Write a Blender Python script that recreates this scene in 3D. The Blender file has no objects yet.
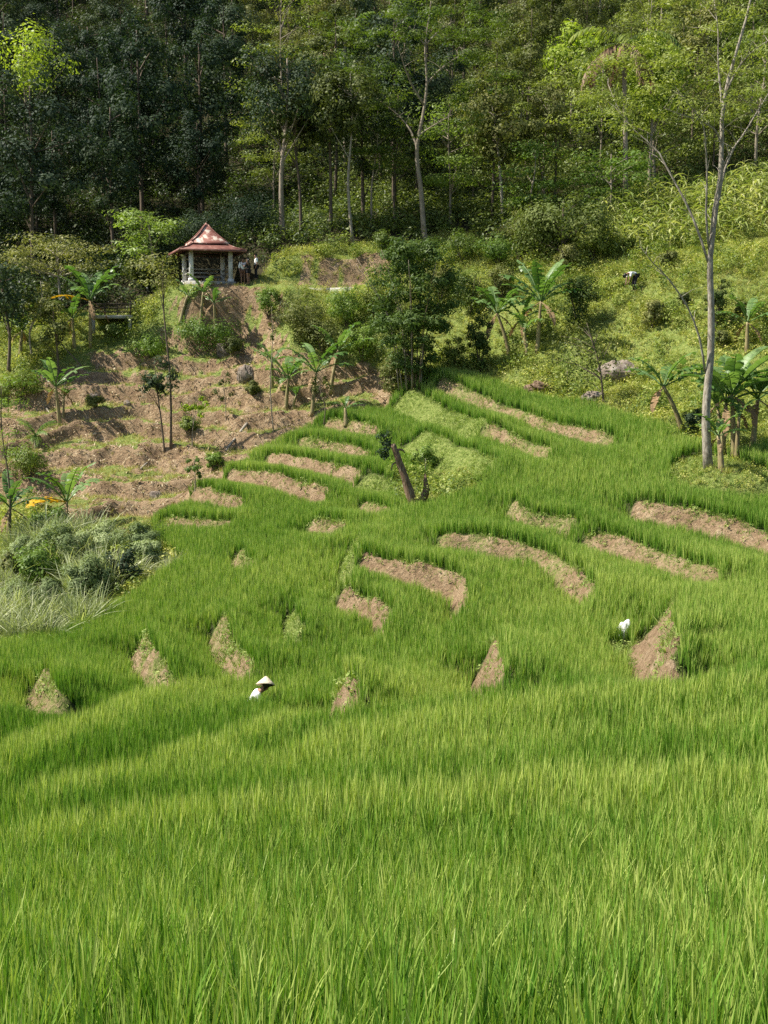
import bpy, math, random
import numpy as np
from mathutils import Vector, Matrix

random.seed(7)
RNG = np.random.default_rng(7)
R = math.radians
scene = bpy.context.scene
COL = scene.collection

# ------------------------------------------------------------------ camera
EYE = np.array([0.0, 0.0, 12.0])
F, PITCH = 1100.0, R(-8.0)
CP, SP = math.cos(PITCH), math.sin(PITCH)
cam_d = bpy.data.cameras.new('camera'); cam = bpy.data.objects.new('camera', cam_d); COL.objects.link(cam)
cam.location = EYE; cam.rotation_euler = (R(90) + PITCH, 0, 0)
cam_d.sensor_fit = 'VERTICAL'; cam_d.sensor_height = 24; cam_d.lens = 24 * F / 1024
cam_d.clip_start = 0.05; cam_d.clip_end = 2000
scene.camera = cam

def ray(u, v):
    """direction of the sight line through a photo point, scaled so that its y is 1"""
    dx, dv = (u - 384) / F, (512 - v) / F
    d = np.array([dx, CP - dv * SP, SP + dv * CP])
    return d / d[1]
def atY(u, v, Y): return EYE + ray(u, v) * Y
def project(x, y, z):
    X, Yy, Z = x - EYE[0], y - EYE[1], z - EYE[2]
    dep = Yy * CP + Z * SP
    dep = np.where(dep < 0.2, 0.2, dep)
    up = -Yy * SP + Z * CP
    return 384 + F * X / dep, 512 - F * up / dep
def inpoly(u, v, P):
    P = np.asarray(P, float); res = np.zeros(np.shape(u), bool)
    n = len(P); j = n - 1
    for i in range(n):
        xi, yi, xj, yj = P[i, 0], P[i, 1], P[j, 0], P[j, 1]
        if yi != yj:
            c = ((yi > v) != (yj > v)) & (u < (xj - xi) * (v - yi) / (yj - yi) + xi)
            res ^= c
        j = i
    return res

# ------------------------------------------------------------------ noise
def _h(ix, iy, s):
    n = (ix * 374761393 + iy * 668265263 + s * 144269) & 0x7fffffff
    n = ((n ^ (n >> 13)) * 1274126177) & 0x7fffffff
    return ((n ^ (n >> 16)) & 0xffff) / 65535.0
def vnoise(x, y, s=0):
    x = np.asarray(x, float); y = np.asarray(y, float)
    ix = np.floor(x).astype(np.int64); iy = np.floor(y).astype(np.int64)
    fx, fy = x - ix, y - iy
    fx = fx * fx * (3 - 2 * fx); fy = fy * fy * (3 - 2 * fy)
    a, b = _h(ix, iy, s), _h(ix + 1, iy, s); c, d = _h(ix, iy + 1, s), _h(ix + 1, iy + 1, s)
    return (a * (1 - fx) + b * fx) * (1 - fy) + (c * (1 - fx) + d * fx) * fy
def fbm(x, y, s=0, o=4):
    t, a, n = 0, 0.5, 0
    for k in range(o):
        t = t + a * vnoise(x * 2 ** k, y * 2 ** k, s + 17 * k); n += a; a *= 0.5
    return t / n
def sstep(a, b, x):
    t = np.clip((x - a) / (b - a), 0, 1); return t * t * (3 - 2 * t)

# ------------------------------------------------------------------ terrain: base surface
CTRL = [
 # foreground rice slope (0.45 m of crop taken off)
 *[(u, v, Y, .45) for u, v, Y in [(384,1024,3.5),(0,1024,3.6),(768,1024,3.5),(384,900,6.9),(0,900,7.4),(768,900,6.5),(384,800,11.2),
   (0,800,13.2),(768,800,10.2),(384,740,15.8),(100,740,18.5),(700,740,14),(384,700,20.5),(150,700,23),(650,700,17),(260,690,26)]],
 *[(u, v, Y, .15) for u, v, Y in [(145,665,29),(225,650,31),(20,640,33),(335,713,21.5),(480,685,21.5),(657,650,23.5),(768,680,18.5),(768,620,25)]],
 # terraces
 *[(u, v, Y, 0) for u, v, Y in [(768,545,36),(700,525,38),(700,575,33),(585,600,32),(460,620,31.5),(383,630,30.5),(336,607,34),(285,640,31),(299,607,35),
   (400,580,35),(470,547,37.5),(545,528,39.5),(640,560,35.5),(690,478,41.5),(708,466,41.8),(768,488,40.5),(740,440,46),(600,480,43.5),(500,480,45),
   (440,500,45),(412,503,47),(343,533,42.5),(380,515,45.5),(480,438,52),(600,445,48.5),(610,410,53),(512,417,55.5),(436,390,61),(450,370,63),
   (560,375,59),(640,400,53.5),(690,430,48),(350,432,58),(335,452,55.5),(289,467,54),(325,500,48.5),(256,482,52.5),(215,502,50),(200,526,47),
   (165,560,43),(240,560,41.5),(60,620,37),(140,590,39.5)]],
 # bare slope and the pavilion knoll
 *[(u, v, Y, 0) for u, v, Y in [(150,500,53),(120,470,57),(60,520,50),(0,560,46),(170,448,60),(60,430,62),(250,440,60),(300,410,62.5),(340,390,64),(100,390,66),
   (200,385,66),(100,345,70),(150,345,69.5),(30,370,68),(0,330,72),(200,345,69),(195,310,70.5),(210,286,71.5),(240,300,71),(240,340,69),(255,286,72),
   (290,287,71),(290,320,68.5),(290,370,65.5),(280,262,74),(340,250,75.5),(425,247,76),(340,283,72.5),(400,290,70),(400,350,66),(410,378,63.5),
   (470,300,68),(500,350,63.5),(530,350,61.5),(520,280,68),(490,230,78)]],
 # right hillside
 *[(u, v, Y, 0) for u, v, Y in [(560,350,60.5),(620,370,58),(634,290,63.5),(600,250,70),(700,300,60),(768,340,55.5),(768,250,66),(650,230,72),(768,190,76),
   (700,210,74),(600,210,80),(690,380,55),(768,400,51)]],
 # forest hill
 *[(u, v, Y, 0) for u, v, Y in [(50,285,80),(50,240,90),(50,150,106),(50,50,124),(50,-60,145),(200,240,88),(200,130,108),(200,0,130),(340,200,90),(340,100,108),(340,0,128),
   (480,180,92),(480,50,115),(600,150,92),(600,50,110),(600,-60,135),(750,150,84),(750,50,102),(750,-60,125),(384,-200,170),(0,-200,170),(768,-200,160)]],
 # beyond the frame's sides
 *[(u, v, Y, 0) for u, v, Y in [(-400,560,44),(-400,420,66),(-400,300,82),(-400,100,112),(-400,-150,160),(-400,700,22),(-400,850,11),
   (1168,560,30),(1168,450,40),(1168,350,50),(1168,200,70),(1168,0,105),(1168,-150,140),(1168,800,8)]],
]
PTS = []
for u, v, Y, d in CTRL:
    p = atY(u, v, Y); PTS.append((p[0], p[1], p[2] - d))
PTS += [(0, 0, 9.7), (-8, 0, 9.1), (8, 0, 10.3), (0, -8, 11.4), (-12, -8, 10.5), (12, -8, 12.2)]
PTS = np.array(PTS)
def _tps(r2): return np.where(r2 > 1e-9, 0.5 * r2 * np.log(r2 + 1e-12), 0.0)
_n = len(PTS); S0 = 30.0
_P = PTS[:, :2] / S0
_K = _tps(((_P[:, None] - _P[None]) ** 2).sum(-1)) + np.eye(_n) * 0.0006
_A = np.zeros((_n + 3, _n + 3)); _A[:_n, :_n] = _K; _A[:_n, _n] = 1; _A[:_n, _n + 1:] = _P
_A[_n, :_n] = 1; _A[_n + 1:, :_n] = _P.T
_W = np.linalg.solve(_A, np.concatenate([PTS[:, 2], np.zeros(3)]))
def base_h(x, y):
    q = np.stack([np.ravel(x), np.ravel(y)], 1) / S0; out = np.empty(len(q))
    for i in range(0, len(q), 40000):
        c = q[i:i + 40000]
        out[i:i + 40000] = _tps(((c[:, None] - _P[None]) ** 2).sum(-1)) @ _W[:_n] + _W[_n] + c @ _W[_n + 1:]
    return out.reshape(np.shape(x))

def grow(a, step, end, g=1.1):
    o = [a]; s = step
    while abs(o[-1]) < abs(end): s *= g; o.append(o[-1] + math.copysign(min(s, 2.5), end)); 
    return o
core = np.arange(-27, 31, 0.16)
GX = np.array(sorted(grow(core[0], .16, -95)[1:]) + list(core) + grow(core[-1], .16, 95)[1:])
c1 = np.concatenate([np.arange(-12, -2, .6), np.arange(-2, 15, .22), np.arange(15, 66, .14), np.arange(66, 80, .24)])
GY = np.array(list(c1) + grow(c1[-1], .24, 210)[1:])
MX, MY = np.meshgrid(GX, GY)          # [iy, ix]
BASE = base_h(MX, MY)

def lookup(G, x, y):
    x = np.clip(x, GX[0], GX[-1] - 1e-6); y = np.clip(y, GY[0], GY[-1] - 1e-6)
    i = np.clip(np.searchsorted(GX, x, 'right') - 1, 0, len(GX) - 2); j = np.clip(np.searchsorted(GY, y, 'right') - 1, 0, len(GY) - 2)
    a = (x - GX[i]) / (GX[i + 1] - GX[i]); b = (y - GY[j]) / (GY[j + 1] - GY[j])
    return (G[j, i] * (1 - a) + G[j, i + 1] * a) * (1 - b) + (G[j + 1, i] * (1 - a) + G[j + 1, i + 1] * a) * b
_T = np.concatenate([np.arange(1.5, 30, .03), np.arange(30, 90, .05), np.arange(90, 200, .25)])
def hit(u, v, G):
    d = ray(u, v); p = EYE[None] + d[None] * _T[:, None]
    g = lookup(G, p[:, 0], p[:, 1]) - p[:, 2]
    k = np.nonzero(g > 0)[0]
    k = k[0] if len(k) else len(_T) - 1
    t = _T[k]
    if k > 0 and g[k] != g[k - 1]: t = _T[k - 1] + (_T[k] - _T[k - 1]) * (-g[k - 1]) / (g[k] - g[k - 1])
    return EYE + d * t

# ------------------------------------------------------------------ terrain: terrace banks
# (photo points of the bank's middle, upper ground on the left hand while walking the line; height, width, kind, fade, taper)
BANKS = [
 ([(356,575),(378,576),(399,578),(420,581),(436,585),(450,591),(457,599),(460,613),(458,622),(452,634)], 1.15, .45, 's', 3.0, .5),
 ([(334,607),(350,609),(366,613),(378,619),(384,626),(381,638)], 1.15, .5, 's', 2.5, .4),
 ([(353,546),(348,560),(344,578),(341,594),(339,606)], 1.2, .7, 'g', 2.0, .5),
 ([(294,606),(290,622),(287,638),(288,656)], 1.5, .6, 'g', 2.0, .4),
 ([(431,546),(448,548),(469,548),(490,550),(512,556),(530,558),(545,563),(559,576),(573,588),(582,598),(586,610)], 1.1, .5, 'm', 3.0, .7),
 ([(508,508),(514,517),(522,524),(545,528),(565,531),(579,535)], 1.0, .4, 'm', 2.5, .7),
 ([(574,541),(595,547),(612,552),(645,561),(679,573),(705,582),(727,586)], 1.1, .5, 'm', 3.0, .9),
 ([(626,512),(650,518),(685,524),(719,533),(768,548),(860,575)], 1.15, .5, 's', 3.0, .7),
 ([(686,482),(705,486),(730,489),(768,492),(860,500)], .8, .8, 'g', 2.0, .8),
 ([(432,388),(450,396),(469,404),(490,411),(512,418),(539,430),(560,435),(579,438),(600,443),(618,448)], 1.05, .5, 'm', 3.0, 1.2),
 ([(398,398),(420,410),(445,424),(463,431),(483,438)], 1.3, 1.4, 'g', 3.0, .8),
 ([(478,437),(497,442),(512,447),(532,453),(550,463)], 1.05, .5, 'm', 3.0, .8),
 ([(408,438),(425,446),(442,456),(460,464),(484,482)], 1.4, 1.6, 'g', 3.0, .8),
 ([(322,426),(340,429),(356,432),(378,437)], .95, .5, 'm', 2.5, .7),
 ([(294,446),(310,448),(323,450),(349,454),(372,458)], 1.0, .5, 'm', 2.5, .7),
 ([(262,462),(280,465),(300,468),(323,472),(345,478),(362,483)], 1.1, .5, 's', 2.5, .7),
 ([(224,479),(240,481),(256,482),(275,486),(289,490),(310,496),(328,502)], 1.1, .5, 's', 2.5, .7),
 ([(188,497),(202,500),(215,503),(242,509)], 1.0, .6, 's', 2.5, .6),
 ([(157,523),(180,526),(205,527),(236,528)], .7, .4, 'm', 2.0, .8),
 ([(307,529),(322,532),(346,535)], 1.0, .5, 'm', 2.0, .4),
 ([(357,508),(370,512),(388,519)], .9, .5, 'm', 2.0, .5),
 ([(350,486),(372,488),(400,494)], .8, .7, 'g', 2.0, .6),
 # wedges where a bank comes down between two fields
 ([(35,685),(37,699),(44,711),(60,715),(80,713)], 1.25, .45, 'm', 2.2, .35),
 ([(137,649),(142,664),(152,677),(163,689),(178,695)], 1.25, .45, 'm', 2.2, .35),
 ([(216,627),(219,643),(228,662),(238,675),(250,687)], 1.3, .45, 'm', 2.2, .35),
 ([(330,707),(334,715),(336,723),(350,729)], 1.7, .5, 's', 1.8, .3),
 ([(483,664),(484,678),(487,690),(494,702)], 1.7, .5, 's', 1.8, .3),
 ([(660,619),(656,635),(652,653),(656,669),(668,679),(684,673)], 1.6, .8, 's', 2.4, .3),
 ([(236,556),(240,566),(250,572)], .6, .4, 'm', 1.5, .3),
 # fields stepping down away from the viewer
 ([(250,690),(200,700),(143,712),(93,735),(40,757),(0,775),(-120,830)], .75, .3, 'n', 2.5, 1.2),
 ([(820,700),(700,712),(560,722),(470,738),(400,748),(330,765),(250,790)], .75, .3, 'n', 2.5, 1.2),
 ([(420,690),(350,705),(290,735),(230,758),(150,790),(60,815),(-60,850)], .65, .3, 'n', 2.5, 1.2),
 ([(800,800),(640,800),(520,815),(400,830),(250,835),(120,850),(-60,880)], .5, .3, 'n', 2.0, 1.0),
]
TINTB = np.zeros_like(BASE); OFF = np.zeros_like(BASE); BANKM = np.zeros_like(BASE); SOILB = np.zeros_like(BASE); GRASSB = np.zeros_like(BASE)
EDGE_PTS = []     # places along bank tops for tufts
for px, h, w, kind, L, tap in BANKS:
    P = np.array([hit(u, v, BASE)[:2] for u, v in px])
    # smooth the line a little
    for _ in range(2):
        Q = [P[0]]
        for a, b in zip(P[:-1], P[1:]): Q += [a * .75 + b * .25, a * .25 + b * .75]
        Q.append(P[-1]); P = np.array(Q)
    ex = 0.0 if kind == 'n' else (.5 if L < 2.3 else 1.7)
    if ex:
        a0 = P[0] - P[2]; a1 = P[-1] - P[-3]
        P = np.concatenate([[P[0] + a0 / np.hypot(*a0) * ex], P, [P[-1] + a1 / np.hypot(*a1) * ex]])
    lo, hi = P.min(0) - (L + w), P.max(0) + (L + w)
    i0, i1 = np.searchsorted(GX, [lo[0], hi[0]]); j0, j1 = np.searchsorted(GY, [lo[1], hi[1]])
    X, Y = MX[j0:j1, i0:i1], MY[j0:j1, i0:i1]
    wob = (fbm(X * 1.3, Y * 1.3, 5) - .5) * .5
    best = np.full(X.shape, 1e9); sd = np.zeros_like(best); ss = np.zeros_like(best); s0 = 0.0
    for a, b in zip(P[:-1], P[1:]):
        e = b - a; ln = math.hypot(*e)
        if ln < 1e-4: continue
        t = np.clip(((X - a[0]) * e[0] + (Y - a[1]) * e[1]) / ln ** 2, 0, 1)
        dx, dy = X - a[0] - t * e[0], Y - a[1] - t * e[1]
        d2 = dx * dx + dy * dy; m = d2 < best
        cr = e[0] * dy - e[1] * dx
        best[m] = d2[m]; sd[m] = np.where(cr[m] >= 0, 1, -1) * np.sqrt(d2[m]); ss[m] = s0 + t[m] * ln
        s0 += ln
    tot = s0
    tph = sstep(0, tap + ex, ss) * sstep(0, tap + ex, tot - ss); tp = sstep(ex, ex + tap, ss) * sstep(ex, ex + tap, tot - ss)
    d = sd + wob * min(.5, w)
    a = np.abs(d)
    L_ = L * .75; prof = np.where(a < w / 2, d / (w / 2), np.sign(d) * np.clip(1 - (a - w / 2) / L_, 0, 1))
    OFF[j0:j1, i0:i1] += prof * h * .70 / 2 * tph * (.8 + .4 * vnoise(X * .6, Y * .6, 77))
    if kind == 'n':
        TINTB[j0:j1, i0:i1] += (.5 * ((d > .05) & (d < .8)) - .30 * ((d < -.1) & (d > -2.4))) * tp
        BANKM[j0:j1, i0:i1] = np.maximum(BANKM[j0:j1, i0:i1], (a < .13) * tp)
    else:
        bm = ((d > -w / 2 + (.02 if L > 2.41 or kind == 'g' else -.10)) & (d < w / 2 + .06)) * tp
        BANKM[j0:j1, i0:i1] = np.maximum(BANKM[j0:j1, i0:i1], bm)
        face = (a < w / 2 + .22) * np.minimum(1, tp * 2)
        so = {'s': .95, 'm': .6, 'g': .2}[kind] * (.75 + .5 * vnoise(X * 1.5, Y * 1.5, 55))
        SOILB[j0:j1, i0:i1] = np.maximum(SOILB[j0:j1, i0:i1], face * so)
        top = ((d > w * .2) & (d < w / 2 + .2)) * np.minimum(1, tp * 2)
        GRASSB[j0:j1, i0:i1] = np.maximum(GRASSB[j0:j1, i0:i1], np.maximum(top * {'s': .8, 'm': 1.0, 'g': 1}[kind], face * {'s': .12, 'm': .45, 'g': 1}[kind]))

# ------------------------------------------------------------------ ground kinds, by photo region of the base surface
UU, VV = project(MX, MY, BASE)
WU = UU + (fbm(MX * .5, MY * .5, 31) - .5) * 26; WV = VV + (fbm(MX * .5, MY * .5, 37) - .5) * 18
RICE = [(-9000,9000),(-9000,690),(-700,690),(0,652),(60,640),(95,622),(140,596),(158,580),(185,562),(158,545),(150,524),(185,500),(220,479),(246,462),(268,448),(296,434),(324,418),(352,412),(384,408),
        (392,397),(430,374),(480,382),(530,399),(600,412),(660,430),(690,446),(735,458),(768,448),(1300,430),(9000,430),(9000,9000)]
BROWN = [(-200,420),(0,395),(40,372),(90,350),(140,345),(165,325),(185,300),(255,292),(275,300),(290,345),(340,352),(395,365),(392,398),(352,412),(324,418),(268,448),(220,479),(150,524),(100,545),(30,500),(-200,560)]
FOREST = [(-900,310),(0,318),(90,318),(160,300),(250,284),(285,254),(420,244),(470,235),(520,262),(560,260),(600,205),(660,190),(768,160),(1500,120),(1500,-4000),(-900,-4000)]
MAIZE = [(585,262),(600,222),(650,205),(700,196),(768,178),(1000,150),(1000,225),(768,238),(690,246),(640,256)]
GREEN = [(395,365),(400,250),(470,235),(520,262),(600,205),(660,190),(768,160),(1300,140),(1300,430),(768,448),(735,458),(690,446),(660,430),(600,412),(530,399),(480,382),(430,374),(392,398)]
near = MY > 62
ISLE = [(672,462),(700,452),(735,458),(768,474),(900,480),(900,503),(768,497),(690,492),(668,486)]
GAP = [(395,470),(440,466),(470,470),(480,492),(440,505),(425,512),(400,512),(392,495)]
SACKGAP = [(604,640),(612,631),(632,630),(640,640),(634,650),(610,650)]
gap_g = inpoly(UU, VV, ISLE) | inpoly(UU, VV, GAP) | inpoly(UU, VV, SACKGAP)
rice_g = inpoly(UU, VV, RICE) & (MY < 66) & ~gap_g
brown_g = (inpoly(WU, WV, BROWN) & ~rice_g & (MY > 40) & (MY < 76)).astype(float)
forest_g = (inpoly(WU, WV, FOREST) & (MY > 70)) | (MY > 95)
def blur(A, n=3):
    for _ in range(n):
        B = np.pad(A, 1, mode='edge'); A = (B[1:-1, :-2] + B[1:-1, 2:] + B[:-2, 1:-1] + B[2:, 1:-1] + 2 * A) / 6
    return A
brown_s = blur(brown_g, 5)
# ledges of old terraces on the bare slope
hs = 1.15
tt = (BASE + (fbm(MX * .12, MY * .12, 3) - .5) * 3.2 + (fbm(MX * .5, MY * .5, 4) - .5) * .9) / hs
fr = tt - np.floor(tt)
led = (sstep(.62, .98, fr) - fr) * hs * .9
steep = sstep(.6, .7, fr) * (1 - sstep(.93, 1.0, fr))
OFF += led * brown_s
rough = (fbm(MX * .9, MY * .9, 11) - .5) * .25 - np.abs(fbm(MX * .9, MY * .9, 13, 3) - .5) * .35 + (fbm(MX * 3.2, MY * 3.2, 12, 3) - .5) * .34
OFF += rough * brown_s * .6
green_s = blur(((~rice_g) & (MY > 40) & (brown_g < .5)).astype(float), 3)
OFF += (fbm(MX * .35, MY * .35, 21) - .5) * 1.1 * green_s
OFF += (fbm(MX * 2.0, MY * 2.0, 22, 3) - .5) * (.05 + .38 * SOILB)
# cut bank of the mound by the path and of the knoll under the pavilion
GRASSB = np.maximum(GRASSB, gap_g * .9)
def push(px, h, w, L, tap, soil):
    P = np.array([hit(u, v, BASE)[:2] for u, v in px]); s0 = 0
    best = np.full(MX.shape, 1e9); sd = np.zeros_like(best); ss = np.zeros_like(best)
    for a, b in zip(P[:-1], P[1:]):
        e = b - a; ln = math.hypot(*e); t = np.clip(((MX - a[0]) * e[0] + (MY - a[1]) * e[1]) / ln ** 2, 0, 1)
        dx, dy = MX - a[0] - t * e[0], MY - a[1] - t * e[1]; d2 = dx * dx + dy * dy; m = d2 < best
        best[m] = d2[m]; sd[m] = (np.where(e[0] * dy - e[1] * dx >= 0, 1, -1) * np.sqrt(d2))[m]; ss[m] = s0 + t[m] * ln; s0 += ln
    d = sd + (fbm(MX * .8, MY * .8, 8) - .5) * .8; a = np.abs(d); tp = sstep(0, tap, ss) * sstep(0, tap, s0 - ss)
    OFF[:] += np.where(a < w / 2, d / (w / 2), np.sign(d) * np.clip(1 - (a - w / 2) / L, 0, 1)) * h / 2 * tp
    return (a < w / 2 + .2) * tp * soil
CUT = .72 * push([(262,276),(285,272),(320,271),(360,268),(400,262)], 1.2, .9, 2.5, 1.0, 1.0)
CUT = np.maximum(CUT, .9 * push([(190,312),(215,310),(240,306),(262,310),(280,330)], 1.6, 1.2, 2.0, 1.0, 1.0))
PAV = atY(207.5, 285, 73.2); PAVR = 2.3
dd = np.hypot(MX - PAV[0], MY - PAV[1]); fl = 1 - sstep(PAVR, PAVR + 1.6, dd)
H = BASE + OFF; H = H * (1 - fl) + (PAV[2] - .08) * fl
BANKM = np.where(rice_g, BANKM, 0)
def gz(x, y): return lookup(H, np.asarray(x, float), np.asarray(y, float))
def at(u, v): return hit(u, v, H)

gn = fbm(MX * .45, MY * .45, 41); gn2 = fbm(MX * 1.7, MY * 1.7, 43)
soil = np.maximum(SOILB, CUT * sstep(.3, .55, fbm(MX * .9, MY * .9, 47) + .1))
soil = np.maximum(soil, brown_s * np.clip(sstep(.42, .58, gn2 * .55 + steep * .30 + gn * .25 + .02), .0, 1))
soil = np.where((np.hypot(MX - PAV[0], MY - PAV[1]) < 6) & (MY > PAV[1] - 1.2), 0, soil)
grass = np.where(rice_g, 0, 1) * (1 - soil); grass = np.maximum(grass, GRASSB)
mud = (rice_g & (BANKM < .3)).astype(float)
forestw = blur(forest_g.astype(float), 2)

# ------------------------------------------------------------------ mesh helpers
def mesh_np(name, V, F, mats=(), smooth=False, attrs=None, loose=None):
    """V n x 3; F list of integer arrays (m x k)"""
    me = bpy.data.meshes.new(name)
    V = np.asarray(V, np.float32)
    me.vertices.add(len(V)); me.vertices.foreach_set('co', V.ravel())
    F = [np.asarray(f, np.int32) for f in F if len(f)]
    if F:
        nl = sum(f.size for f in F); npoly = sum(len(f) for f in F)
        me.loops.add(nl); me.polygons.add(npoly)
        me.loops.foreach_set('vertex_index', np.concatenate([f.ravel() for f in F]))
        tot = np.concatenate([np.full(len(f), f.shape[1], np.int32) for f in F])
        st = np.concatenate([[0], np.cumsum(tot)[:-1]]).astype(np.int32)
        me.polygons.foreach_set('loop_start', st); me.polygons.foreach_set('loop_total', tot)
        if smooth: me.polygons.foreach_set('use_smooth', np.ones(npoly, bool))
    for k, a in (attrs or {}).items():
        a = np.asarray(a)
        if a.ndim == 2: at_ = me.attributes.new(k, 'FLOAT_VECTOR', 'POINT'); at_.data.foreach_set('vector', a.astype(np.float32).ravel())
        elif a.dtype.kind == 'i': at_ = me.attributes.new(k, 'INT', 'POINT'); at_.data.foreach_set('value', a.astype(np.int32))
        else: at_ = me.attributes.new(k, 'FLOAT', 'POINT'); at_.data.foreach_set('value', a.astype(np.float32))
    for m in mats: me.materials.append(m)
    me.update(calc_edges=True); me.validate()
    return me
def link(name, me, parent=None, loc=None, **props):
    o = bpy.data.objects.new(name, me); COL.objects.link(o)
    if parent: o.parent = parent
    if loc is not None: o.location = loc
    for k, v in props.items(): o[k] = v
    return o
def thing(name, loc, label, cat, group=None, rz=0.0, sc=1.0):
    o = bpy.data.objects.new(name, None); COL.objects.link(o); o.empty_display_size = .2
    o.location = loc; o.rotation_euler = (0, 0, rz); o.scale = (sc, sc, sc) if np.isscalar(sc) else sc
    o['label'] = label; o['category'] = cat
    if group: o['group'] = group
    return o
class MB:
    """collects shapes into one mesh"""
    def __init__(s): s.V = []; s.F = {}; s.n = 0; s.A = []
    def add(s, V, F, tint=.5):
        V = np.asarray(V, float); 
        for f in F:
            f = np.asarray(f, int)
            if f.size: s.F.setdefault(f.shape[1], []).append(f + s.n)
        s.V.append(V); s.n += len(V)
        s.A.append(np.full(len(V), tint) if np.isscalar(tint) else np.asarray(tint))
    def tube(s, P, rad, k=7, cap=True, wob=0.0, tint=.5):
        P = np.asarray(P, float); n = len(P); rad = np.broadcast_to(np.asarray(rad, float), (n,))
        T = np.gradient(P, axis=0); T /= np.linalg.norm(T, axis=1)[:, None] + 1e-9
        ref = np.array([1., 0, 0]) if abs(T[0][0]) < .8 else np.array([0, 1., 0])
        V = []
        for i in range(n):
            a = np.cross(T[i], ref); a /= np.linalg.norm(a) + 1e-9; b = np.cross(T[i], a)
            an = np.arange(k) * 2 * math.pi / k
            rr = rad[i] * (1 + wob * (RNG.random(k) - .5))
            V.append(P[i] + (np.cos(an) * rr)[:, None] * a + (np.sin(an) * rr)[:, None] * b)
        V = np.concatenate(V)
        i = np.arange(n - 1)[:, None] * k; j = np.arange(k)[None]
        Q = np.stack([i + j, i + (j + 1) % k, i + k + (j + 1) % k, i + k + j], -1).reshape(-1, 4)
        F = [Q]
        if cap:
            V = np.concatenate([V, P[:1], P[-1:]]); c0, c1 = n * k, n * k + 1; jj = np.arange(k)
            F.append(np.stack([np.full(k, c0), (jj + 1) % k, jj], 1)); F.append(np.stack([np.full(k, c1), (n - 1) * k + jj, (n - 1) * k + (jj + 1) % k], 1))
        s.add(V, F, tint)
    def box(s, c, d, rz=0.0, tint=.5):
        x, y, z = np.array(d) / 2
        V = np.array([(a * x, b * y, e * z) for e in (-1, 1) for a, b in ((-1, -1), (1, -1), (1, 1), (-1, 1))])
        cr, sr = math.cos(rz), math.sin(rz)
        V = np.stack([V[:, 0] * cr - V[:, 1] * sr, V[:, 0] * sr + V[:, 1] * cr, V[:, 2]], 1) + np.array(c)
        s.add(V, [[(3, 2, 1, 0), (4, 5, 6, 7), (0, 1, 5, 4), (1, 2, 6, 5), (2, 3, 7, 6), (3, 0, 4, 7)]], tint)
    def lathe(s, prof, k=24, c=(0, 0, 0), tint=.5):
        prof = np.asarray(prof, float); n = len(prof); an = np.arange(k) * 2 * math.pi / k
        V = np.stack([prof[:, :1] * np.cos(an), prof[:, :1] * np.sin(an), np.repeat(prof[:, 1:], k, 1)], -1).reshape(-1, 3) + np.array(c)
        i = np.arange(n - 1)[:, None] * k; j = np.arange(k)[None]
        s.add(V, [np.stack([i + j, i + (j + 1) % k, i + k + (j + 1) % k, i + k + j], -1).reshape(-1, 4)], tint)
    def mesh(s, name, mat, smooth=True):
        return mesh_np(name, np.concatenate(s.V), [np.concatenate(v) for v in s.F.values()], [mat], smooth, {'tint': np.concatenate(s.A)})
    def build(s, name, mat, parent=None, smooth=True, **props): return link(name, s.mesh(name, mat, smooth), parent, **props)

# ------------------------------------------------------------------ materials
def newmat(name):
    m = bpy.data.materials.new(name); m.use_nodes = True; nt = m.node_tree; nt.nodes.clear()
    out = nt.nodes.new('ShaderNodeOutputMaterial'); return m, nt, out
def N(nt, t, **kw):
    n = nt.nodes.new(t)
    for k, v in kw.items():
        if hasattr(n, k) and not k.startswith('i_'): setattr(n, k, v)
        else: n.inputs[k[2:].replace('_', ' ')].default_value = v
    return n
def ramp(nt, fac, stops):
    r = nt.nodes.new('ShaderNodeValToRGB'); e = r.color_ramp.elements
    while len(e) < len(stops): e.new(.5)
    for x, (p, c) in zip(e, stops): x.position = p; x.color = (*c, 1)
    nt.links.new(fac, r.inputs[0]); return r.outputs[0]
def math_(nt, op, a, b=None):
    n = nt.nodes.new('ShaderNodeMath'); n.operation = op
    for i, v in enumerate((a, b)):
        if v is None: continue
        if isinstance(v, (int, float)): n.inputs[i].default_value = v
        else: nt.links.new(v, n.inputs[i])
    return n.outputs[0]
def mixc(nt, f, a, b, mode='MIX'):
    n = nt.nodes.new('ShaderNodeMix'); n.data_type = 'RGBA'; n.blend_type = mode
    for s, v in ((n.inputs[0], f), (n.inputs[6], a), (n.inputs[7], b)):
        if isinstance(v, (int, float)): s.default_value = v
        elif isinstance(v, tuple): s.default_value = (*v, 1)
        else: nt.links.new(v, s)
    return n.outputs[2]
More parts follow.
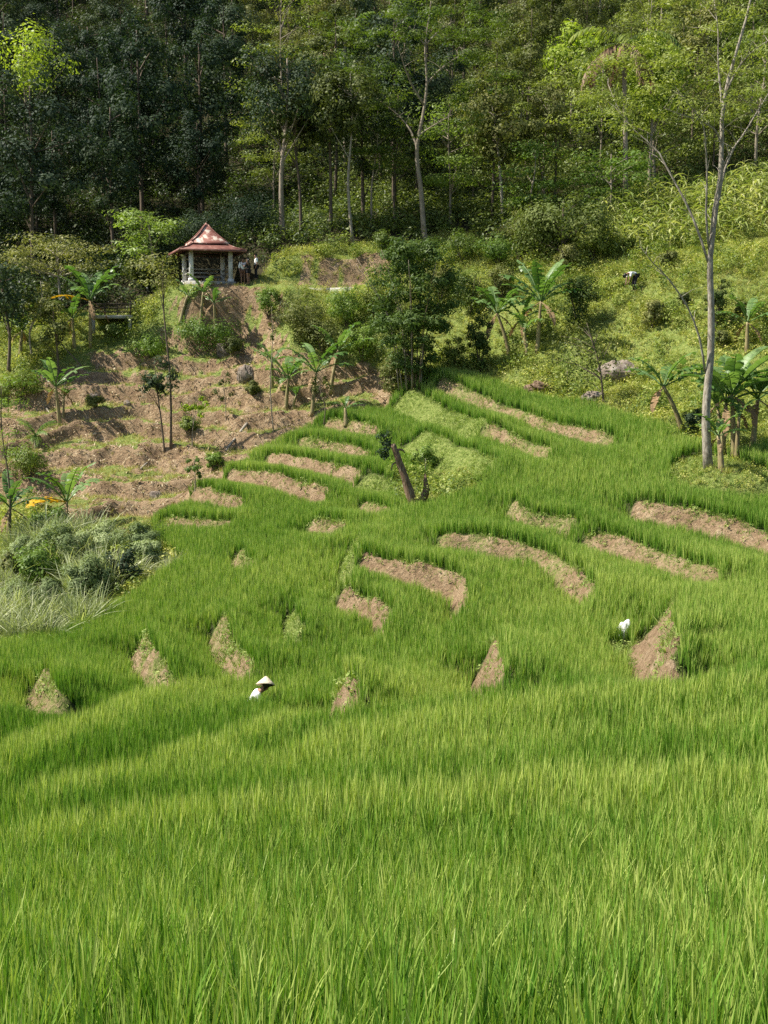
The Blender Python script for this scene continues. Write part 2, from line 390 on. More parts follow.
def leafmat(name, dark, mid, light, trans=.35, rough=.5, spec=.3, inst=False, tcol=None):
    """leaves: tint per leaf, tint per plant, a thin translucent blade"""
    m, nt, out = newmat(name)
    a = N(nt, 'ShaderNodeAttribute', attribute_name='tint')
    if inst: b = N(nt, 'ShaderNodeAttribute', attribute_name='itint', attribute_type='INSTANCER'); bo = b.outputs['Fac']
    else: b = N(nt, 'ShaderNodeObjectInfo'); bo = b.outputs['Random']
    f = math_(nt, 'ADD', math_(nt, 'MULTIPLY', a.outputs['Fac'], .55), math_(nt, 'MULTIPLY', bo, .45))
    c = ramp(nt, f, [(.12, dark), (.5, mid), (.88, light)])
    p = N(nt, 'ShaderNodeBsdfPrincipled'); nt.links.new(c, p.inputs['Base Color'])
    p.inputs['Roughness'].default_value = rough; p.inputs['Specular IOR Level'].default_value = spec
    t = N(nt, 'ShaderNodeBsdfTranslucent')
    tc = mixc(nt, 1.0, c, tcol or (1.25, 1.35, .55), 'MULTIPLY'); nt.links.new(tc, t.inputs['Color'])
    mx = N(nt, 'ShaderNodeMixShader'); mx.inputs[0].default_value = trans
    nt.links.new(p.outputs[0], mx.inputs[1]); nt.links.new(t.outputs[0], mx.inputs[2]); nt.links.new(mx.outputs[0], out.inputs[0])
    return m
def surfmat(name, stops, scale=4.0, rough=.9, spec=.2, bump=.3, detail=6, coords='Object', stretch=(1, 1, 1), bdist=.03):
    m, nt, out = newmat(name)
    tc = N(nt, 'ShaderNodeTexCoord'); mp = N(nt, 'ShaderNodeMapping'); mp.inputs['Scale'].default_value = stretch
    nt.links.new(tc.outputs[coords], mp.inputs[0])
    no = N(nt, 'ShaderNodeTexNoise'); no.inputs['Scale'].default_value = scale; no.inputs['Detail'].default_value = detail; no.inputs['Roughness'].default_value = .65
    nt.links.new(mp.outputs[0], no.inputs['Vector'])
    c = ramp(nt, no.outputs['Fac'], stops)
    p = N(nt, 'ShaderNodeBsdfPrincipled'); nt.links.new(c, p.inputs['Base Color'])
    p.inputs['Roughness'].default_value = rough; p.inputs['Specular IOR Level'].default_value = spec
    b = N(nt, 'ShaderNodeBump'); b.inputs['Strength'].default_value = bump; b.inputs['Distance'].default_value = bdist
    nt.links.new(no.outputs['Fac'], b.inputs['Height']); nt.links.new(b.outputs[0], p.inputs['Normal']); nt.links.new(p.outputs[0], out.inputs[0])
    return m

M_RICE = leafmat('rice_leaf', (.038, .118, .012), (.136, .266, .028), (.43, .49, .13), .30, .42, .35, True)
M_BANKG = leafmat('bank_grass', (.13, .20, .035), (.22, .30, .07), (.36, .40, .13), .3, .6, .2, True)
M_DRYG = leafmat('dry_grass', (.19, .20, .05), (.38, .35, .12), (.58, .50, .24), .3, .6, .2, True)
M_WEED = leafmat('weed_leaf', (.10, .15, .025), (.30, .33, .06), (.56, .52, .18), .35, .5, .25, True)
M_WEED2 = leafmat('leafy_weed', (.06, .11, .02), (.17, .23, .04), (.34, .37, .09), .32, .5, .25, True)
M_MAIZE = leafmat('maize_leaf', (.10, .16, .035), (.24, .29, .08), (.52, .50, .24), .35, .5, .25, True)
M_REED = leafmat('reed_leaf', (.14, .18, .07), (.31, .35, .17), (.54, .55, .34), .3, .5, .3, True)
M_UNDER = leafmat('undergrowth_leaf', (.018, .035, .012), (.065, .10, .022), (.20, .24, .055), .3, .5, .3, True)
M_LITTER = leafmat('dry_litter', (.16, .11, .06), (.40, .31, .19), (.62, .54, .37), .1, .8, .1, True)
M_LD = leafmat('dark_leaf', (.014, .030, .017), (.034, .058, .028), (.095, .122, .055), .22, .6, .12)
M_LB = leafmat('grey_green_leaf', (.016, .032, .020), (.042, .066, .036), (.115, .145, .072), .22, .6, .12)
M_LO2 = leafmat('deep_green_leaf', (.03, .055, .015), (.07, .105, .026), (.16, .19, .055), .28, .6, .12)
M_LG2 = leafmat('bamboo_leaf', (.045, .085, .02), (.105, .16, .032), (.24, .30, .075), .3, .55, .2)
M_SAGE = leafmat('sage_leaf', (.09, .13, .045), (.22, .28, .11), (.46, .51, .27), .25, .6, .2)
M_LO = leafmat('olive_leaf', (.042, .062, .017), (.12, .14, .036), (.29, .28, .10), .28, .55, .15)
M_LF = leafmat('feather_leaf', (.048, .09, .016), (.14, .19, .034), (.29, .32, .075), .34, .5, .25)
M_LL = leafmat('lime_leaf', (.13, .22, .02), (.24, .34, .03), (.40, .46, .06), .4, .5, .3)
M_LG = leafmat('fresh_leaf', (.06, .12, .02), (.135, .215, .035), (.25, .33, .07), .36, .5, .25)
M_BAN = leafmat('banana_leaf', (.05, .12, .025), (.105, .19, .05), (.21, .31, .11), .35, .42, .35)
M_BANY = leafmat('yellow_banana_leaf', (.45, .26, .01), (.58, .36, .015), (.68, .46, .04), .35, .45, .3, tcol=(1.1, .95, .3))
M_BAND = leafmat('withered_banana_leaf', (.16, .10, .05), (.26, .17, .09), (.38, .28, .16), .2, .7, .1, tcol=(1, .8, .5))
M_PALMD = leafmat('dead_palm_frond', (.14, .09, .05), (.26, .17, .10), (.38, .28, .18), .2, .6, .2, tcol=(1, .8, .5))
M_BARKP = surfmat('pale_bark', [(.3, (.10, .08, .06)), (.5, (.27, .235, .185)), (.72, (.46, .42, .35))], 5, .85, .2, .5, stretch=(3, 3, .9))
M_BARKD = surfmat('dark_bark', [(.3, (.06, .045, .032)), (.7, (.16, .125, .09))], 4, .9, .2, .5, stretch=(3, 3, .6))
M_BARKG = surfmat('grey_bark', [(.3, (.14, .11, .08)), (.7, (.34, .29, .22))], 4, .9, .2, .5, stretch=(3, 3, .6))
M_STUMP = surfmat('weathered_wood', [(.25, (.05, .03, .02)), (.5, (.17, .11, .07)), (.8, (.42, .34, .25))], 5, .9, .1, .9, stretch=(4, 4, .5))
M_BSTEM = surfmat('banana_stem', [(.3, (.09, .06, .03)), (.5, (.24, .19, .09)), (.75, (.30, .32, .14))], 3, .7, .3, .4, stretch=(4, 4, .6))
M_ROCK = surfmat('rock', [(.3, (.07, .055, .045)), (.5, (.21, .17, .135)), (.75, (.42, .38, .32))], 2.6, .95, .1, .8, bdist=.08)
M_CONC = surfmat('concrete', [(.3, (.26, .25, .22)), (.7, (.46, .44, .40))], 3, .9, .2, .3)
M_WHITE = surfmat('old_white_paint', [(.25, (.36, .34, .29)), (.45, (.62, .60, .55)), (.7, (.78, .77, .73))], 2.2, .7, .3, .2)
M_ROOF = surfmat('red_roof_sheet', [(.28, (.09, .034, .026)), (.5, (.175, .068, .05)), (.64, (.25, .13, .10)), (.76, (.45, .36, .30))], 2.6, .7, .3, .2, stretch=(1, 1, 3))
M_ROOFP = surfmat('peeling_red_roof', [(.40, (.20, .075, .055)), (.50, (.28, .13, .10)), (.56, (.52, .44, .36)), (.8, (.68, .62, .53))], 1.9, .75, .3, .2, detail=7)
M_RAIL = surfmat('grey_wood', [(.3, (.18, .17, .14)), (.7, (.38, .36, .31))], 5, .85, .2, .3)
M_DARKW = surfmat('dark_timber', [(.3, (.03, .025, .02)), (.7, (.09, .07, .055))], 5, .9, .2, .3)
M_SKIN = surfmat('skin', [(.3, (.20, .10, .06)), (.7, (.30, .16, .10))], 8, .55, .35, .05)
M_HAIR = surfmat('black_hair', [(.3, (.008, .007, .006)), (.7, (.03, .025, .02))], 20, .5, .4, .2)
M_SHIRT = surfmat('white_cloth', [(.3, (.70, .70, .69)), (.7, (.84, .84, .83))], 6, .85, .2, .5)
M_BLACK = surfmat('black_cloth', [(.3, (.010, .010, .014)), (.7, (.035, .033, .038))], 9, .85, .2, .4)
M_SHORT = surfmat('brown_cloth', [(.3, (.12, .06, .04)), (.7, (.22, .12, .08))], 9, .85, .2, .4)
M_HAT = surfmat('straw', [(.3, (.52, .42, .28)), (.7, (.74, .64, .48))], 14, .75, .25, .5, stretch=(1, 1, 4))
M_SACK = surfmat('white_sack', [(.3, (.62, .61, .58)), (.7, (.84, .84, .82))], 7, .6, .3, .6)

# ground material: bare soil, short grass, paddy mud, forest litter
m, nt, out = newmat('ground')
tc = N(nt, 'ShaderNodeTexCoord')
def noise(sc, det=6, st=None, r=.6):
    n = N(nt, 'ShaderNodeTexNoise'); n.inputs['Scale'].default_value = sc; n.inputs['Detail'].default_value = det; n.inputs['Roughness'].default_value = r
    if st:
        mp = N(nt, 'ShaderNodeMapping'); mp.inputs['Scale'].default_value = st; nt.links.new(tc.outputs['Object'], mp.inputs[0]); nt.links.new(mp.outputs[0], n.inputs['Vector'])
    else: nt.links.new(tc.outputs['Object'], n.inputs['Vector'])
    return n.outputs['Fac']
n1, n2, n3 = noise(1.3, 8), noise(7, 6, None, .7), noise(2.5, 6, (3, 3, .8))
soilc = ramp(nt, math_(nt, 'ADD', math_(nt, 'MULTIPLY', n1, .5), math_(nt, 'MULTIPLY', n2, .5)), [(.32, (.10, .066, .038)), (.46, (.235, .16, .092)), (.56, (.345, .252, .152)), (.68, (.49, .395, .26))])
soilc = mixc(nt, math_(nt, 'MULTIPLY', n3, .35), soilc, (.27, .18, .11))
grc = ramp(nt, n2, [(.3, (.10, .15, .03)), (.5, (.19, .24, .06)), (.7, (.33, .34, .12))])
mudc = ramp(nt, n1, [(.3, (.035, .04, .016)), (.7, (.07, .085, .03))])
litc = ramp(nt, n2, [(.3, (.025, .025, .012)), (.7, (.07, .06, .03))])
def A(n): return N(nt, 'ShaderNodeAttribute', attribute_name=n).outputs['Fac']
brk = math_(nt, 'MULTIPLY', math_(nt, 'SUBTRACT', n2, .5), 1.1)
def sharp(x): 
    mr = N(nt, 'ShaderNodeMapRange'); mr.inputs['From Min'].default_value = .35; mr.inputs['From Max'].default_value = .65
    nt.links.new(math_(nt, 'ADD', x, brk), mr.inputs['Value']); return mr.outputs[0]
c = mixc(nt, sharp(A('soil')), grc, soilc)
c = mixc(nt, A('mud'), c, mudc); c = mixc(nt, A('litter'), c, litc)
p = N(nt, 'ShaderNodeBsdfPrincipled'); p.inputs['Roughness'].default_value = .95; p.inputs['Specular IOR Level'].default_value = .1
nt.links.new(c, p.inputs['Base Color'])
b = N(nt, 'ShaderNodeBump'); b.inputs['Strength'].default_value = 1.0; b.inputs['Distance'].default_value = .2
nt.links.new(math_(nt, 'ADD', n2, math_(nt, 'MULTIPLY', n1, .8)), b.inputs['Height']); nt.links.new(b.outputs[0], p.inputs['Normal'])
nt.links.new(p.outputs[0], out.inputs[0])
M_GROUND = m

# ------------------------------------------------------------------ terrain mesh
ny, nx = MX.shape
idx = np.arange(nx * ny).reshape(ny, nx)
Q = np.stack([idx[:-1, :-1], idx[:-1, 1:], idx[1:, 1:], idx[1:, :-1]], -1).reshape(-1, 4)
me = mesh_np('terrain', np.stack([MX, MY, H], -1).reshape(-1, 3), [Q], [M_GROUND], True,
             {'soil': soil.ravel(), 'mud': blur(mud, 1).ravel() * (soil.ravel() < .5), 'litter': (forestw * (1 - np.clip(soil, 0, 1))).ravel()})
link('terrain', me, kind='structure', label='terraced valley side of earth banks, bare soil and grass', category='terrain')

# ------------------------------------------------------------------ plant templates (n x 3 verts, quads, tint)
def blades(n, hgt, wid, seg, spread, lean, droop, seed, base_r=.05, hvar=.3):
    r = np.random.default_rng(seed); V = []; F = []; T = []; k = 0
    for i in range(n):
        an = r.random() * 6.283; h = hgt * (1 - hvar * r.random()); w = wid * (.7 + .6 * r.random())
        b = np.array([math.cos(an), math.sin(an)]) * base_r * r.random()
        dirv = np.array([math.cos(an + r.normal() * .5), math.sin(an + r.normal() * .5)])
        l0 = lean * r.random(); dr = droop * r.random() ** 1.5
        side = np.array([-dirv[1], dirv[0]]); tw = r.normal() * .8
        sd = np.array([side[0] * math.cos(tw) - side[1] * math.sin(tw), side[0] * math.sin(tw) + side[1] * math.cos(tw)])
        tb = r.random()
        for s in range(seg + 1):
            t = s / seg
            out_ = l0 * h * t + dr * h * t * t * .8; z = h * t * (1 - dr * .35 * t * t)
            c = np.array([b[0] + dirv[0] * out_, b[1] + dirv[1] * out_, z])
            ww = w * (.55 + .9 * t - 1.42 * t * t) if s < seg else w * .04
            V += [c + np.array([sd[0] * ww, sd[1] * ww, 0]), c - np.array([sd[0] * ww, sd[1] * ww, 0])]
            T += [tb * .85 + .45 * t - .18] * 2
            if s: F.append((k + 2 * s - 2, k + 2 * s - 1, k + 2 * s + 1, k + 2 * s))
        k += 2 * (seg + 1)
    return np.array(V), np.array(F), np.array(T)
def leafquads(C, size, nrm, r, asp=.5, tint=None):
    """a rhombic leaf at each centre"""
    n = len(C); nrm = nrm / (np.linalg.norm(nrm, axis=1)[:, None] + 1e-9)
    t = r.normal(size=(n, 3)); t -= (t * nrm).sum(1)[:, None] * nrm; t /= np.linalg.norm(t, axis=1)[:, None] + 1e-9
    b = np.cross(nrm, t); s = (size * (.6 + .8 * r.random(n)))[:, None]
    V = np.stack([C - t * s * .5, C + b * s * asp * .5 - t * s * .05 , C + t * s * .5 - nrm * s * .12, C - b * s * asp * .5 - t * s * .05], 1).reshape(-1, 3)
    F = np.arange(4 * n).reshape(-1, 4)
    T = np.repeat(r.random(n) if tint is None else tint, 4)
    return V, F, T
def weed(n, hgt, rad, leaf, seed):
    r = np.random.default_rng(seed)
    d = r.normal(size=(n, 3)); d /= np.linalg.norm(d, axis=1)[:, None]; rr = r.random(n) ** .4
    C = d * rr[:, None] * np.array([rad, rad, hgt * .5]) + np.array([0, 0, hgt * .5])
    nr = d * .6 + np.array([0, 0, .7]) + r.normal(size=(n, 3)) * .4
    return leafquads(C, leaf, nr, r)
def maize(seed):
    r = np.random.default_rng(seed); V, F, T = [], [], []; k = 0; Ht = 1.7 + .4 * r.random()
    def strip(P, W, S):
        nonlocal k
        for i, (p, w) in enumerate(zip(P, W)):
            V.extend([p + S * w, p - S * w]); T.extend([.3 + .5 * r.random()] * 2)
            if i: F.append((k + 2 * i - 2, k + 2 * i - 1, k + 2 * i + 1, k + 2 * i))
        k += 2 * len(P)
    for a in (0, 1.57):
        strip([np.array([0, 0, z]) for z in (0, Ht * .5, Ht)], [.025, .02, .008], np.array([math.cos(a), math.sin(a), 0]))
    for i in range(9):
        an = i * 2.6 + r.random(); z0 = .25 + i * Ht * .085; L = .75 + .3 * r.random(); d = np.array([math.cos(an), math.sin(an), 0]); S = np.array([-d[1], d[0], .2])
        P = [np.array([0, 0, z0]) + d * L * t + np.array([0, 0, L * (.75 * t - 1.0 * t * t)]) for t in np.linspace(0, 1, 5)]
        strip(P, [.03, .05, .05, .035, .003], S)
    return np.array(V), np.array(F), np.array(T)

def scatter(name, temps, P, rot, scl, pick, itint, mat, label, cat):
    """one object whose geometry nodes put plants on its own points"""
    V, Fs, T, var = [], [], [], []; n = 0
    for k, (v, f, t) in enumerate(temps):
        V.append(v); Fs.append(f + n); T.append(t); var.append(np.full(len(v), k)); n += len(v)
    V.append(P); T.append(np.full(len(P), .5)); var.append(np.full(len(P), -1))
    full = lambda a, z: np.concatenate([np.full((n,) + np.shape(a)[1:], z), a])
    me = mesh_np(name, np.concatenate(V), [np.concatenate(Fs)], [mat], False,
                 {'tint': np.concatenate(T), 'var': np.concatenate(var).astype(np.int32), 'rot': full(np.asarray(rot, float), 0.), 'scl': full(np.asarray(scl, float), 1.),
                  'pick': full(np.asarray(pick).astype(np.int32), 0), 'itint': full(np.asarray(itint, float), .5)})
    o = link(name, me, kind='stuff', label=label, category=cat)
    g = bpy.data.node_groups.new(name + '_nodes', 'GeometryNodeTree')
    g.interface.new_socket('Geometry', in_out='INPUT', socket_type='NodeSocketGeometry'); g.interface.new_socket('Geometry', in_out='OUTPUT', socket_type='NodeSocketGeometry')
    gi, go = g.nodes.new('NodeGroupInput'), g.nodes.new('NodeGroupOutput')
    def named(a, t):
        q = g.nodes.new('GeometryNodeInputNamedAttribute'); q.data_type = t; q.inputs['Name'].default_value = a
        return next(s for s in q.outputs if s.enabled and s.name == 'Attribute')
    va = named('var', 'INT')
    def part(k):
        c_ = g.nodes.new('FunctionNodeCompare'); c_.data_type = 'INT'; c_.operation = 'EQUAL'
        g.links.new(va, c_.inputs[2]); c_.inputs[3].default_value = k
        s = g.nodes.new('GeometryNodeSeparateGeometry'); s.domain = 'POINT'
        g.links.new(gi.outputs[0], s.inputs[0]); g.links.new(c_.outputs[0], s.inputs[1]); return s.outputs[0]
    ti = g.nodes.new('GeometryNodeGeometryToInstance')
    for k in range(len(temps)): g.links.new(part(k), ti.inputs[0])
    ip = g.nodes.new('GeometryNodeInstanceOnPoints')
    g.links.new(part(-1), ip.inputs['Points']); g.links.new(ti.outputs[0], ip.inputs['Instance']); ip.inputs['Pick Instance'].default_value = True
    g.links.new(named('pick', 'INT'), ip.inputs['Instance Index']); g.links.new(named('rot', 'FLOAT_VECTOR'), ip.inputs['Rotation']); g.links.new(named('scl', 'FLOAT'), ip.inputs['Scale'])
    g.links.new(ip.outputs[0], go.inputs[0])
    md = o.modifiers.new('plants', 'NODES'); md.node_group = g
    return o
def spread(x0, x1, y0, y1, d):
    X, Y = np.meshgrid(np.arange(x0, x1, d), np.arange(y0, y1, d)); X[1::2] += d / 2
    X = X.ravel() + RNG.uniform(-.42, .42, X.size) * d; Y = Y.ravel() + RNG.uniform(-.42, .42, Y.size) * d
    return X, Y
def view(X, Y, mu=180, vb=1330):
    Z = lookup(BASE, X, Y); u, v = project(X, Y, Z)
    return u, v, (u > -mu) & (u < 768 + mu) & (v < vb) & (v > -80)
def put(name, temps, X, Y, mat, label, cat, smin=.8, smax=1.2, tilt=.12, tint=None, sink=.03):
    n = len(X); Z = gz(X, Y) - sink
    rot = np.stack([RNG.normal(0, tilt, n), RNG.normal(0, tilt, n), RNG.uniform(0, 6.283, n)], 1)
    scatter(name, temps, np.stack([X, Y, Z], 1), rot, RNG.uniform(smin, smax, n) if np.isscalar(smin) else smin, RNG.integers(0, len(temps), n), np.clip(tint if tint is not None else RNG.random(n), 0, 1), mat, label, cat)

# ---- rice
def rice_ok(X, Y):
    u, v, ok = view(X, Y)
    ok |= (Y < 18) & (np.abs(X) < .36 * Y + 6.5)
    ok &= inpoly(u, v, RICE) & (Y < 66) & (Y > 1.5)
    ok &= lookup(BANKM, X, Y) < .3
    return ok & ~inpoly(u, v, ISLE) & ~inpoly(u, v, GAP) & ~inpoly(u, v, SACKGAP)
X, Y = spread(-10.5, 10.5, 1.5, 10.5, .155)
k = rice_ok(X, Y); X, Y = X[k], Y[k]
t_n = [blades(38, .60, .0086, 5, 0, .13, .30, 100 + i, .045, .38) for i in range(9)]
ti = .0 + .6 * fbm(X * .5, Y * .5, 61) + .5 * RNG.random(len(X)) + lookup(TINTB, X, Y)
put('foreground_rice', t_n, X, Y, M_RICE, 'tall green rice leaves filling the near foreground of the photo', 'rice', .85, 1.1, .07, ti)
X, Y = spread(-32, 34, 10.5, 66, .185)
k = rice_ok(X, Y); X, Y = X[k], Y[k]
t_f = [blades(25, .62, .0105, 3, 0, .13, .18, 200 + i, .06, .22) for i in range(8)]
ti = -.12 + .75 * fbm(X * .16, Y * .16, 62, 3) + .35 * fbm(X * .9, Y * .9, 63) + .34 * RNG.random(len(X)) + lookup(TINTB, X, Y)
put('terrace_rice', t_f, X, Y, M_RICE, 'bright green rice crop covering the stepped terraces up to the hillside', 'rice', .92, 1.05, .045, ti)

# ---- short grass on the banks
X, Y = spread(-30, 32, 12, 66, .10)
gw = lookup(GRASSB, X, Y); u, v, ok = view(X, Y); k = ok & (RNG.random(len(X)) < gw * (.35 + .9 * fbm(X * 1.2, Y * 1.2, 99))); X, Y = X[k], Y[k]
t_b = [blades(12, .2, .009, 2, 0, .9, .8, 300 + i, .06, .5) for i in range(5)] + [weed(16, .16, .12, .06, 320 + i) for i in range(3)]
put('bank_grass', t_b, X, Y, M_BANKG, 'short pale grass and creeping weeds on the terrace banks', 'grass', RNG.uniform(.5, 1.15, len(X)) * (.3 + 1.5 * fbm(X * 1.1, Y * 1.1, 98)), 1.2, .3)

# ---- grass on the bare slope, ledges and around
X, Y = spread(-40, 42, 38, 80, .26)
u, v, ok = view(X, Y, 120)
so, fo = lookup(soil, X, Y), lookup(forestw, X, Y); gapw = lookup(gap_g.astype(float), X, Y) > .5; rg = inpoly(u, v, RICE) & ~gapw
br = lookup(brown_s, X, Y)
dens = np.where(br > .4, np.clip(1.0 - .85 * so, .15, 1), .0)
k = ok & ~rg & (RNG.random(len(X)) < np.maximum(dens, .75 * (br <= .4) * (fo < .4) * sstep(.46, .6, fbm(X * .22, Y * .22, 88))));  
t_d = [blades(14, .28, .011, 2, 0, .8, .8, 400 + i, .09, .5) for i in range(5)]
put('slope_grass', t_d, X[k], Y[k], M_DRYG, 'dry yellowish grass tufts on the bare slope ledges and in patches on the hillside', 'grass', .6, 1.3, .3)
u0p, v0p = project(X, Y, gz(X, Y)); k2 = ok & ~rg & (br <= .4) & (fo < .6) & (np.hypot(X - PAV[0], Y - PAV[1]) > 2.6)
k2 &= ~((v0p > 279) & (v0p < 291) & (u0p > 234) & (u0p < 370)); nz = fbm(X * .3, Y * .3, 71); k2 &= (RNG.random(len(X)) < np.clip(1.1 - so * .9, 0, 1))
t_w = [weed(48, .5, .32, .10, 500 + i) for i in range(5)] + [blades(16, .5, .014, 3, 0, .7, .8, 520 + i, .12, .5) for i in range(4)]
put('hillside_weeds', t_w, X[k2], Y[k2], M_WEED, 'yellow-green weeds and grass carpeting the hillside above the terraces', 'weeds', RNG.uniform(.45, 1.1, k2.sum()) * (.25 + 1.6 * fbm(X[k2] * .7, Y[k2] * .7, 72)) * np.where(gapw[k2], .6, 1), 1.25, .2, -.25 + 1.0 * nz[k2] + .5 * RNG.random(k2.sum()))
kb = k2 & (fbm(X * .45, Y * .45, 74) > .47) & (RNG.random(len(X)) < .13)
put('leafy_hillside_weeds', [weed(130, .95, .55, .12, 560 + i) for i in range(5)] + [weed(60, 1.3, .35, .14, 570 + i) for i in range(2)], X[kb], Y[kb], M_WEED2, 'taller leafy green weeds standing in patches on the hillside', 'weeds', .5, 1.25, .15)
kl = ok & (br > .3) & (RNG.random(len(X)) < .8 * so)
def litter(seed):
    r = np.random.default_rng(seed); n = 14; C = np.stack([r.normal(size=n) * .16, r.normal(size=n) * .16, .02 + .06 * r.random(n)], 1)
    return leafquads(C, .22, np.stack([r.normal(size=n) * .5, r.normal(size=n) * .5, np.ones(n)], 1), r, .22)
put('dry_plant_litter', [litter(540 + i) for i in range(5)], X[kl], Y[kl], M_LITTER, 'dry brown stalks and dead leaves strewn over the bare slope', 'litter', .4, 1.1, .3)
# ---- maize
X, Y = spread(-5, 50, 58, 90, .7)
u, v, ok = view(X, Y, 160); k = ok & inpoly(u, v, MAIZE) & (RNG.random(len(X)) < .85); X, Y = X[k], Y[k]
put('maize_crop', [maize(600 + i) for i in range(6)], X, Y, M_MAIZE, 'yellowing maize plants on the upper right hillside', 'maize', .75, 1.25, .08)
# ---- undergrowth in the forest
X, Y = spread(-60, 62, 70, 135, 1.0)
u, v, ok = view(X, Y, 140); fo = lookup(forestw, X, Y); k = ok & (fo > .5) & (np.hypot(X - PAV[0], Y - PAV[1]) > 3.4); X, Y = X[k], Y[k]
put('forest_undergrowth', [weed(150, 1.3, .95, .2, 700 + i) for i in range(5)], X, Y, M_UNDER, 'dark leafy undergrowth covering the forest floor', 'undergrowth', .5, 1.4, .2, sstep(150, 420, u[k]) * .75 + .3 * RNG.random(k.sum()))  # tint rises rightwards: shaded left and lit middle put into leaf colour
# ---- reeds on the left
X, Y = spread(-30, -6, 33, 52, .30)
u, v, ok = view(X, Y, 160)
REEDS = [(-300,690),(-300,700),(-300,560),(0,560),(40,545),(90,535),(150,528),(178,545),(186,561),(158,580),(140,597),(95,624),(60,644),(0,658),(-300,700)]
k = ok & inpoly(u, v, REEDS) & ((fbm(X * .55, Y * .55, 92) > .42)); X, Y = X[k], Y[k]; u, v = u[k], v[k]
sc = (.35 + .85 * sstep(.4, .62, fbm(X * .55, Y * .55, 92))) * (1 - .45 * sstep(120, 170, u)) * RNG.uniform(.6, 1.1, len(X))
put('tall_reed_grass', [blades(30, 1.5, .022, 5, 0, .5, 1.2, 800 + i, .2, .5) for i in range(6)], X, Y, M_REED, 'pale grey-green tall reed grass thicket at the left edge below the bare slope', 'reeds', sc, None, .15)
# ------------------------------------------------------------------ trees: shapes
def clump(mb_V, mb_F, mb_T, c, rad, n, size, r, up=.6, asp=.5, out_=None):
    d = r.normal(size=(n, 3)); d /= np.linalg.norm(d, axis=1)[:, None] + 1e-9
    rr = r.random(n) ** .33
    C = np.asarray(c) + d * rr[:, None] * np.asarray(rad)
    nr = d * .95 + np.array([0, 0, up]) + r.normal(size=(n, 3)) * .2 + (0 if out_ is None else np.asarray(out_) * .5)
    V, F, T = leafquads(C, size, nr, r, asp, np.clip(.2 + .5 * r.random(n) + .3 * (r.random() - .3), 0, 1))
    k = sum(len(v) for v in mb_V); mb_V.append(V); mb_F.append(F + k); mb_T.append(T)
def curve(P, n=8):
    P = np.asarray(P, float); t = np.linspace(0, len(P) - 1, n); out = []
    for x in t:
        i = min(int(x), len(P) - 2); f = x - i; p0 = P[max(i - 1, 0)]; p1, p2 = P[i], P[i + 1]; p3 = P[min(i + 2, len(P) - 1)]
        out.append(.5 * (2 * p1 + (p2 - p0) * f + (2 * p0 - 5 * p1 + 4 * p2 - p3) * f * f + (3 * p1 - p0 - 3 * p2 + p3) * f ** 3))
    return np.array(out)
def tree_meshes(kind, seed, Ht, cw, bare=.45, nc=42, nl=85, leaf=.34, tr=.17, leafm=None, bark=None, lean=0.0, flat=.8, open_=1.0):
    """trunk with limbs, and a crown of leaf clumps spread through its volume"""
    r = np.random.default_rng(seed); tb = MB()
    bend = r.normal(size=2) * .25; top = np.array([bend[0] + lean * Ht, bend[1], Ht * .93])
    tp = curve([(0, 0, -.3), (bend[1] * .5 + lean * Ht * .3, -bend[0] * .4, Ht * .33), (bend[0] + lean * Ht * .65, bend[1] * .5, Ht * .66), top], 10)
    tb.tube(tp, np.linspace(tr, tr * .22, 10) * np.array([1.35] + [1] * 9), 7, wob=.15)
    V, F, T = [], [], []
    zc0, zc1 = Ht * bare, Ht
    for i in range(nc):
        if kind == 'layer':
            lev = r.integers(0, 5); z = zc0 + (zc1 - zc0) * (.12 + .2 * lev + .05 * r.random()); f = (z - zc0) / (zc1 - zc0)
            rad = cw * (1.05 - .55 * abs(f - .55)) * math.sqrt(r.random()); an = r.random() * 6.283
            ax = top * (z / top[2]); c = np.array([ax[0] + rad * math.cos(an), ax[1] + rad * math.sin(an), z - .12 * rad])
            s = .75 + .8 * r.random(); clump(V, F, T, c, (s * 1.25, s * 1.25, s * .26), int(nl * open_), leaf, r, 1.0, .42)
        else:
            d = r.normal(size=3); d /= np.linalg.norm(d); d[2] = d[2] * .9 + .1
            q = r.random() ** .4; mid = np.array([*(top[:2] * .8), (zc0 + zc1) / 2])
            c = mid + d * q * np.array([cw * (.8 + .35 * r.random()), cw * (.8 + .35 * r.random()), (zc1 - zc0) / 2])
            s = cw * (.22 + .24 * r.random()); clump(V, F, T, c, (s, s, s * flat), nl, leaf, r, .4, .55, d)
        if i % 3 == 0:
            z0 = max(zc0 * .8, min(c[2] - .25 * Ht * r.random() - .4, Ht * .85)); j = np.interp(z0, tp[:, 2], np.arange(10)); a = tp[int(j)] + (tp[min(int(j) + 1, 9)] - tp[int(j)]) * (j - int(j))
            m_ = (a + c) / 2 + np.array([0, 0, -.1 + .3 * r.random()])
            tb.tube(curve([a, m_, c], 5), np.linspace(tr * .38, tr * .10, 5), 5, cap=False)
    tm = tb.mesh('trunk', bark or M_BARKD)
    cm = mesh_np('crown', np.concatenate(V), [np.concatenate(F)], [leafm], False, {'tint': np.concatenate(T)})
    return tm, cm
def plant_tree(name, meshes, loc, label, cat='tree', group=None, rz=None, sc=1.0):
    o = thing(name, loc, label, cat, group, RNG.uniform(0, 6.28) if rz is None else rz, sc)
    link('trunk', meshes[0], o); link('crown', meshes[1], o); return o
def ground(x, y, dz=0.0): return (float(x), float(y), float(gz(x, y)) + dz)
def atg(u, v, Y=None):
    """a place on the ground: where a photo point meets it, or below a photo column at a known distance"""
    if Y is None: return tuple(at(u, v))
    d = ray(u, v); return ground(d[0] * Y, Y)

